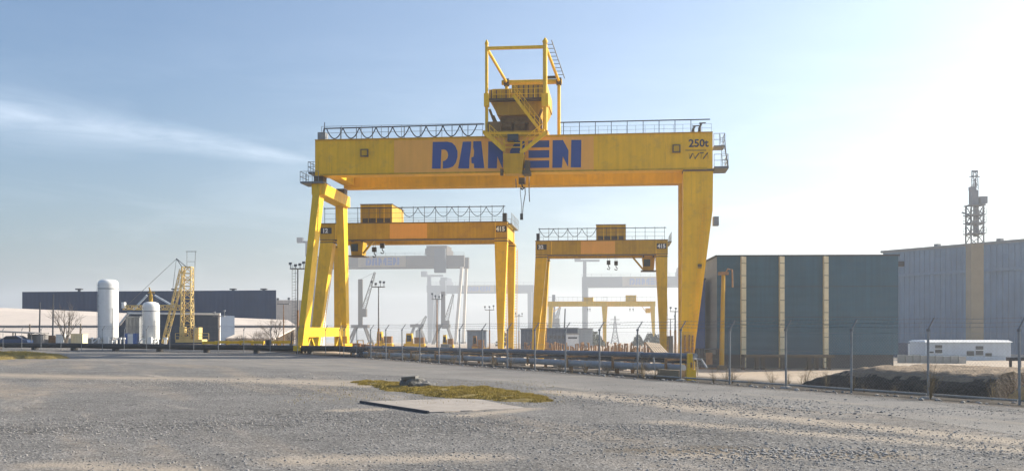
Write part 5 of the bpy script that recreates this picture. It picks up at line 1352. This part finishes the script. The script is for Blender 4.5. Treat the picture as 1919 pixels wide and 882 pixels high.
# road along the fence
up = [(1919, 778), (1740, 755), (1470, 733), (1290, 719), (1130, 706), (1010, 701), (866, 687), (755, 678), (640, 671), (560, 668), (300, 664), (0, 658.5), (-300, 654)]
lo = [(1960, 822), (1740, 789), (1470, 762), (1290, 747), (1130, 732), (1010, 724), (866, 711), (755, 704), (640, 697), (560, 692), (300, 680), (0, 672), (-300, 666)]
random.seed(31)
vs = []; fs = []; NS = 9
cols = []
for i in range(len(up) - 1):
    for k in range(6):
        t = k / 6
        a = (up[i][0] + (up[i + 1][0] - up[i][0]) * t, up[i][1] + (up[i + 1][1] - up[i][1]) * t); c = (lo[i][0] + (lo[i + 1][0] - lo[i][0]) * t, lo[i][1] + (lo[i + 1][1] - lo[i][1]) * t)
        cols.append((G0(*a), G0(*c)))
for a, c in cols:
    n1 = noise.noise(a * .5) * .5; n2 = noise.noise(c * .45) * 1.3 + noise.noise(c * 1.7) * .5
    d = (c - a).normalized()
    a = a - d * n1 * .5; c = c + d * n2
    for k in range(NS + 1):
        p = a.lerp(c, k / NS); vs.append((p.x, p.y, .004))
for i in range(len(cols) - 1):
    for k in range(NS):
        q = i * (NS + 1) + k; fs.append((q, q + 1, q + NS + 2, q + NS + 1))
rm = mat('worn_asphalt', (.185, .175, .162), rough=.92, var=.2, scale=.35, bump=.5, bscale=25, dirt=(.30, .26, .205), dirt_amt=.8, fine=.5)
for nd in rm.node_tree.nodes:                       # drifts of dust run along the road
    if nd.type == 'TEX_NOISE' and abs(nd.inputs['Scale'].default_value - .35 * 2.3) < .01:
        tcr = rm.node_tree.nodes.new('ShaderNodeTexCoord'); m1 = rm.node_tree.nodes.new('ShaderNodeMapping'); m1.inputs['Rotation'].default_value = (0, 0, -math.atan2(2.83, -1.507))
        m2_ = rm.node_tree.nodes.new('ShaderNodeMapping'); m2_.inputs['Scale'].default_value = (.1, 1, 1)
        rm.node_tree.links.new(tcr.outputs['Object'], m1.inputs[0]); rm.node_tree.links.new(m1.outputs[0], m2_.inputs[0]); rm.node_tree.links.new(m2_.outputs[0], nd.inputs['Vector'])
o = MB().add(vs, fs).build('road', rm, None); tag(o, kind='structure')

# concrete slab with a broken dark edge
q4 = [G0(678, 754), G0(806, 774), G0(985, 763), G0(880, 744)]
sl = thing('concrete_slab', (q4[0] + q4[2]) / 2, 'flat cracked concrete slab with a dark front edge set in the gravel', 'slab')
ring = []
for i in range(4):
    a, b_ = q4[i], q4[(i + 1) % 4]
    for k in range(10):
        p = a.lerp(b_, k / 10); 
        if 0 < i: p = p + Vector((noise.noise(p * 2.1), noise.noise(p * 2.3 + Vector((5, 0, 0))), 0)) * .22
        ring.append(p)
n = len(ring)
zs_ = lambda p: -.0 + .038 * clamp(1 - (p - q4[0]).dot((q4[3] - q4[0]).normalized()) / 2.2)
slm = mat('slab_concrete', (.32, .285, .25), rough=.9, var=.16, scale=1.2, bump=.3, bscale=22, dirt=(.2, .19, .175), dirt_amt=.8, fine=.12)
MB().add([p + Vector((0, 0, zs_(p))) for p in ring] + [Vector((p.x, p.y, -.03)) for p in ring], [tuple(range(n)), tuple(range(2 * n - 1, n - 1, -1))] + [(i, (i + 1) % n, (i + 1) % n + n, i + n) for i in range(n)]).build('slab', slm, sl)
a, b_ = q4[0], q4[1]; off = Vector((-.03, -.05, 0))
MB().bar(a + off + Vector((0, 0, .035)), b_ + off + Vector((0, 0, .035)), .05, .075).build('dark_edge', M['dark'], sl)  # dark bar along the slab's front edge

# grass islands
grm = mat('mossy_grass', (.33, .25, .06), rough=.9, var=.4, scale=1.4, dirt=(.2, .15, .06), dirt_amt=.6, fine=.3)
tfm = mat('moss_turf', (.21, .16, .05), rough=.95, var=.4, scale=2, bump=.8, bscale=25, dirt=(.06, .045, .03), dirt_amt=.8)
def in_poly(x, y, poly):
    c = False; j = len(poly) - 1
    for i in range(len(poly)):
        xi, yi = poly[i]; xj, yj = poly[j]
        if (yi > y) != (yj > y) and x < (xj - xi) * (y - yi) / (yj - yi) + xi: c = not c
        j = i
    return c
def grass_patch(pix, hmax, nbl, seed, blade=.09):
    random.seed(seed)
    poly = [G0(*p) for p in pix]; pg = [(p.x, p.y) for p in poly]
    c = sum(poly, Vector()) / len(poly)
    x0, x1 = min(p[0] for p in pg), max(p[0] for p in pg); y0, y1 = min(p[1] for p in pg), max(p[1] for p in pg)
    def edge_d(x, y):
        best = 9
        for i in range(len(pg)):
            a = Vector(pg[i]); b2 = Vector(pg[(i + 1) % len(pg)]); ab = b2 - a; t = clamp((Vector((x, y)) - a).dot(ab) / ab.length_squared); best = min(best, (a + ab * t - Vector((x, y))).length)
        return best if in_poly(x, y, pg) else -best
    def hz(x, y):
        e = edge_d(x, y) + noise.noise(Vector((x * 1.2, y * 1.2, seed))) * .45
        return -.06 + hmax * clamp(e / .8 + .1) ** .6 * (1 + .5 * noise.noise(Vector((x * 2.5, y * 2.5, 3)))) if e > -.3 else -.08
    vs = []; fs = []; nx_, ny_ = 70, 50
    for j in range(ny_ + 1):
        for i in range(nx_ + 1):
            x = x0 - .5 + (x1 - x0 + 1) * i / nx_; y = y0 - .5 + (y1 - y0 + 1) * j / ny_; vs.append((x, y, hz(x, y)))
    for j in range(ny_):
        for i in range(nx_):
            q = j * (nx_ + 1) + i; fs.append((q, q + 1, q + nx_ + 2, q + nx_ + 1))
    o = MB().add(vs, fs).build('turf', tfm, None, smooth=True); tag(o, kind='stuff')
    mb = MB(); k = 0
    while k < nbl:
        x = random.uniform(x0 - .3, x1 + .3); y = random.uniform(y0 - .3, y1 + .3); z = hz(x, y)
        if z < .0: 
            if random.random() < .99: continue
        k += 1
        if noise.noise(Vector((x * 1.5, y * 1.5, 7))) < -.28: continue
        h = blade * random.uniform(.5, 1.5); t = random.uniform(0, 6.28); w = .008
        d = Vector((random.gauss(0, .5), random.gauss(0, .5), 1)).normalized() * h; u = Vector((math.cos(t), math.sin(t), 0)) * w
        p = Vector((x, y, max(z, 0) - .01)); mb.add([p - u, p + u, p + d * .6 + u * .6, p + d], [(0, 1, 2, 3)])
    o = mb.build('grass', grm, None); tag(o, kind='stuff')
grass_patch([(655, 716), (690, 714), (750, 717), (830, 727), (920, 726), (1000, 738), (1052, 750), (1030, 756), (960, 753), (880, 747), (800, 743), (735, 733), (690, 724)], .14, 52000, 3, .065)
grass_patch([(-40, 664), (60, 663.5), (88, 666), (132, 671), (90, 672.5), (40, 672), (-40, 675)], .3, 14000, 4, .11)
# broken concrete lump on the grass
ck = thing('concrete_lump', G0(778, 727), 'broken grey concrete lump sitting on the grassy island', 'rubble')
c = G0(776, 727); random.seed(8)
def rock(mb, c, sx, sy, sz, sub=2, jag=.18, flat=None):
    bm = bmesh.new(); bmesh.ops.create_icosphere(bm, subdivisions=sub, radius=1)
    se = random.random() * 50
    vs = []
    for v in bm.verts:
        k = 1 + jag * noise.noise(v.co * 1.7 + Vector((se, 0, 0))) * 2
        z = v.co.z * k
        if flat: z = max(min(z, flat), -.5)
        vs.append(Vector((c[0] + v.co.x * k * sx, c[1] + v.co.y * k * sy, c[2] + z * sz)))
    mb.add(vs, [tuple(v.index for v in f.verts) for f in bm.faces]); bm.free()
mb = MB(); rock(mb, (c.x - .02, c.y, .18), .42, .35, .34, 3, .22, .62); mb.build('lump', M['shadeconcrete'], ck)
mb = MB().hexa([c + Vector(v) for v in ((-.42, -.3, .33), (.1, -.34, .36), (.16, .3, .38), (-.36, .32, .36), (-.46, -.3, .43), (.08, -.36, .47), (.14, .3, .48), (-.4, .32, .46))]); mb.build('cap', M['shadeconcrete'], ck)
mb = MB(); rock(mb, (c.x + .5, c.y - .1, .12), .32, .25, .14, 2, .25); mb.build('shard', M['shadeconcrete'], ck)

# loose stones (one mass: nobody could count them)
random.seed(77)
mb = MB()
ico = []
for s in range(6):
    bm = bmesh.new(); bmesh.ops.create_icosphere(bm, subdivisions=1, radius=1); se = random.random() * 30
    ico.append(([v.co * (1 + .35 * noise.noise(v.co * 1.3 + Vector((se, 0, 0)))) for v in bm.verts], [tuple(v.index for v in f.verts) for f in bm.faces])); bm.free()
sv_ = []; sf_ = []
def put(x, y, r, z=0):
    vs, fs = random.choice(ico); t = random.uniform(0, 6.28); ct, sn = math.cos(t), math.sin(t); n = len(sv_)
    a, b2, c2_ = r * random.uniform(.8, 1.4), r * random.uniform(.7, 1.1), r * random.uniform(.45, .8)
    for v in vs: sv_.append((x + (v.x * ct - v.y * sn) * a, y + (v.x * sn + v.y * ct) * b2, z + c2_ * (v.z * 1 + .3)))
    for f in fs: sf_.append(tuple(i + n for i in f))
cnt = 0
while cnt < 15000:
    y = 14.5 + 26 * random.random() ** 1.7; x = random.uniform(-.56, .58) * y
    s = FN.dot(Vector((x, y, 0)) - FO)
    if s > -1: continue
    if in_poly(x, y, [(p.x, p.y) for p in q4]): continue
    if noise.noise(Vector((x * .35, y * .35, 1))) + random.uniform(-.5, .5) < -.05: continue
    put(x, y, .009 + .02 * random.random() ** 3); cnt += 1
for (a, b_, w_) in COARSE:
    a, b_ = G0(*a), G0(*b_)
    for k in range(int((b_ - a).length * w_ * 95)):
        p = a.lerp(b_, random.random()) + Vector((random.gauss(0, w_ * .6), random.gauss(0, w_ * .6), 0))
        if FN.dot(p - FO) > -1 or p.y > 45: continue
        if in_poly(p.x, p.y, [(q.x, q.y) for q in q4]): continue
        put(p.x, p.y, .009 + .022 * random.random() ** 2.4)
for (px_, py_, n, sp_, r) in ((1520, 848, 700, .9, .032), (1370, 752, 450, 1.6, .038), (1330, 848, 400, 1.5, .024), (1180, 745, 200, 1.6, .035), (860, 790, 60, .6, .03), (560, 706, 90, 3, .04), (1480, 768, 160, 2.0, .05)):
    c = G0(px_, py_)
    for k in range(n):
        put(c.x + random.gauss(0, sp_), c.y + random.gauss(0, sp_ * .55), r * random.uniform(.3, 1.2) * random.random() ** .5 + .01)
for k in range(260):
    p = along(random.uniform(-2.5, 16), random.gauss(-.35, .3), 0); put(p.x, p.y, random.uniform(.02, .09))
me = bpy.data.meshes.new('gravel'); me.from_pydata(sv_, [], sf_)
me.materials.append(mat('loose_stone', (.30, .285, .265), rough=.9, var=.65, scale=9, dirt=(.4, .37, .33), dirt_amt=.6))
o = bpy.data.objects.new('gravel', me); col.objects.link(o); tag(o, kind='stuff')

# ================================================================== 11. haze, sky, sun, camera
SUN_AZ, SUN_EL = 66.0, 27.0
hz_ = MB().box(-1650, 1650, -60, 2650, ground_z(0, 2600) - 1.5 - 2.4, 92).build('haze', None, None)
hm = bpy.data.materials.new('haze_air'); nt = NT(hm)
for n in list(nt.nodes):
    if n.type != 'OUTPUT_MATERIAL': nt.nodes.remove(n)
pv = nt.nodes.new('ShaderNodeVolumePrincipled'); pv.inputs['Color'].default_value = (.86, .92, 1.0, 1); pv.inputs["Density"].default_value = .00043; pv.inputs['Anisotropy'].default_value = .45
nt.links.new(pv.outputs[0], [n for n in nt.nodes if n.type == 'OUTPUT_MATERIAL'][0].inputs['Volume'])
hz_.data.materials.append(hm); tag(hz_, kind='stuff')

w = bpy.data.worlds.new('World'); sc.world = w; w.use_nodes = True
nt = w.node_tree; N = nt.nodes; L = nt.links; bg = N['Background']
sky = N.new('ShaderNodeTexSky'); sky.sky_type = 'NISHITA'; sky.sun_disc = False
sky.sun_elevation = R(SUN_EL); sky.sun_rotation = R(SUN_AZ); sky.air_density = 1.1; sky.dust_density = 2.8; sky.ozone_density = 2.6
tcw = N.new('ShaderNodeTexCoord'); CO = tcw.outputs['Generated']
sx = N.new('ShaderNodeSeparateXYZ'); L.new(CO, sx.inputs[0])
zc_ = mth('MAXIMUM', sx.outputs[2], .015)
cx_ = N.new('ShaderNodeCombineXYZ'); L.new(sx.outputs[0], cx_.inputs[0]); L.new(sx.outputs[1], cx_.inputs[1]); L.new(zc_, cx_.inputs[2]); L.new(cx_.outputs[0], sky.inputs[0])
# cirrus streak and thin veil, plus an added white glow toward the sun, laid out in sky directions (azimuth, elevation)
az = mth('ARCTAN2', sx.outputs[0], sx.outputs[1]); el = mth('ARCSINE', sx.outputs[2])
axis = mth('ADD', mth('MULTIPLY', az, -.1056), .1419)                  # elevation of the streak along the azimuth
wob = tex_noise(5, 4, .6)
dv = mth('SUBTRACT', mth('SUBTRACT', el, axis), mth('MULTIPLY', mth('SUBTRACT', wob, .5), .02))
wid = rng(az, -.5, -.19, .019, .005)
core = mth('POWER', rng(mth('DIVIDE', mth('ABSOLUTE', dv), wid), 0, 1.6, 1, 0), 1.3)
mpw = N.new('ShaderNodeMapping'); mpw.inputs['Scale'].default_value = (4, 4, 22); L.new(CO, mpw.inputs[0])
wisp = rng(tex_noise(2.2, 8, .62, mpw.outputs[0], .8), .32, .7)
streak = mth('MULTIPLY', mth('MULTIPLY', core, rng(wisp, 0, 1, .25, 1)), rng(az, -.16, -.24))
veil = mth('MULTIPLY', rng(tex_noise(1.3, 7, .6, mpw.outputs[0], .5), .45, .85), rng(el, .30, .03, .0, .5))
tint = N.new('ShaderNodeVectorMath'); tint.operation = 'MULTIPLY'; L.new(sky.outputs[0], tint.inputs[0]); tint.inputs[1].default_value = (.79, .925, 1.06)
sun_glow = mth('MULTIPLY', mth('MULTIPLY', rng(az, -.35, .65, 0, .62), rng(el, .62, .12, .25, 1)), rng(tex_noise(1.7, 6, .6, mpw.outputs[0], .3), .2, .8, .75, 1.1))  # extra whitening toward the sun, standing in for haze glow
cl = mth('MINIMUM', mth('ADD', mth('MAXIMUM', mth('MULTIPLY', streak, .8), sun_glow), veil), 1.0)
csc = N.new('ShaderNodeVectorMath'); csc.operation = 'SCALE'; L.new(tint.outputs[0], csc.inputs[0]); csc.inputs['Scale'].default_value = 1.1
cadd = N.new('ShaderNodeVectorMath'); cadd.operation = 'ADD'; L.new(csc.outputs[0], cadd.inputs[0]); cadd.inputs[1].default_value = (3.4, 3.2, 3.0)
out = mix(cl, tint.outputs[0], cadd.outputs[0])
L.new(out, bg.inputs['Color']); bg.inputs["Strength"].default_value = .082

sd = Vector((math.sin(R(SUN_AZ)) * math.cos(R(SUN_EL)), math.cos(R(SUN_AZ)) * math.cos(R(SUN_EL)), math.sin(R(SUN_EL))))
sl_ = bpy.data.lights.new('sun', 'SUN'); sl_.energy = 4.8; sl_.angle = R(.6); sl_.color = (1, .90, .75)
so = bpy.data.objects.new('sun', sl_); col.objects.link(so); so.rotation_euler = sd.to_track_quat('Z', 'Y').to_euler(); so.location = (60, 30, 60)

cam = bpy.data.cameras.new('camera'); co = bpy.data.objects.new('camera', cam); col.objects.link(co)
cam.sensor_width = 36; cam.lens = 36 * F0 / 1919; cam.shift_y = (HZ - 441) / 1919; cam.clip_end = 6000; cam.clip_start = .1
co.location = (0, 0, EYE); co.rotation_euler = (R(90), 0, 0)
sc.camera = co
sc.view_settings.view_transform = 'Standard'; sc.view_settings.look = 'None'; sc.view_settings.gamma = 1; sc.view_settings.exposure = .93
sc.cycles.use_denoising = True
sc.cycles.volume_bounces = 2; sc.cycles.max_bounces = 8
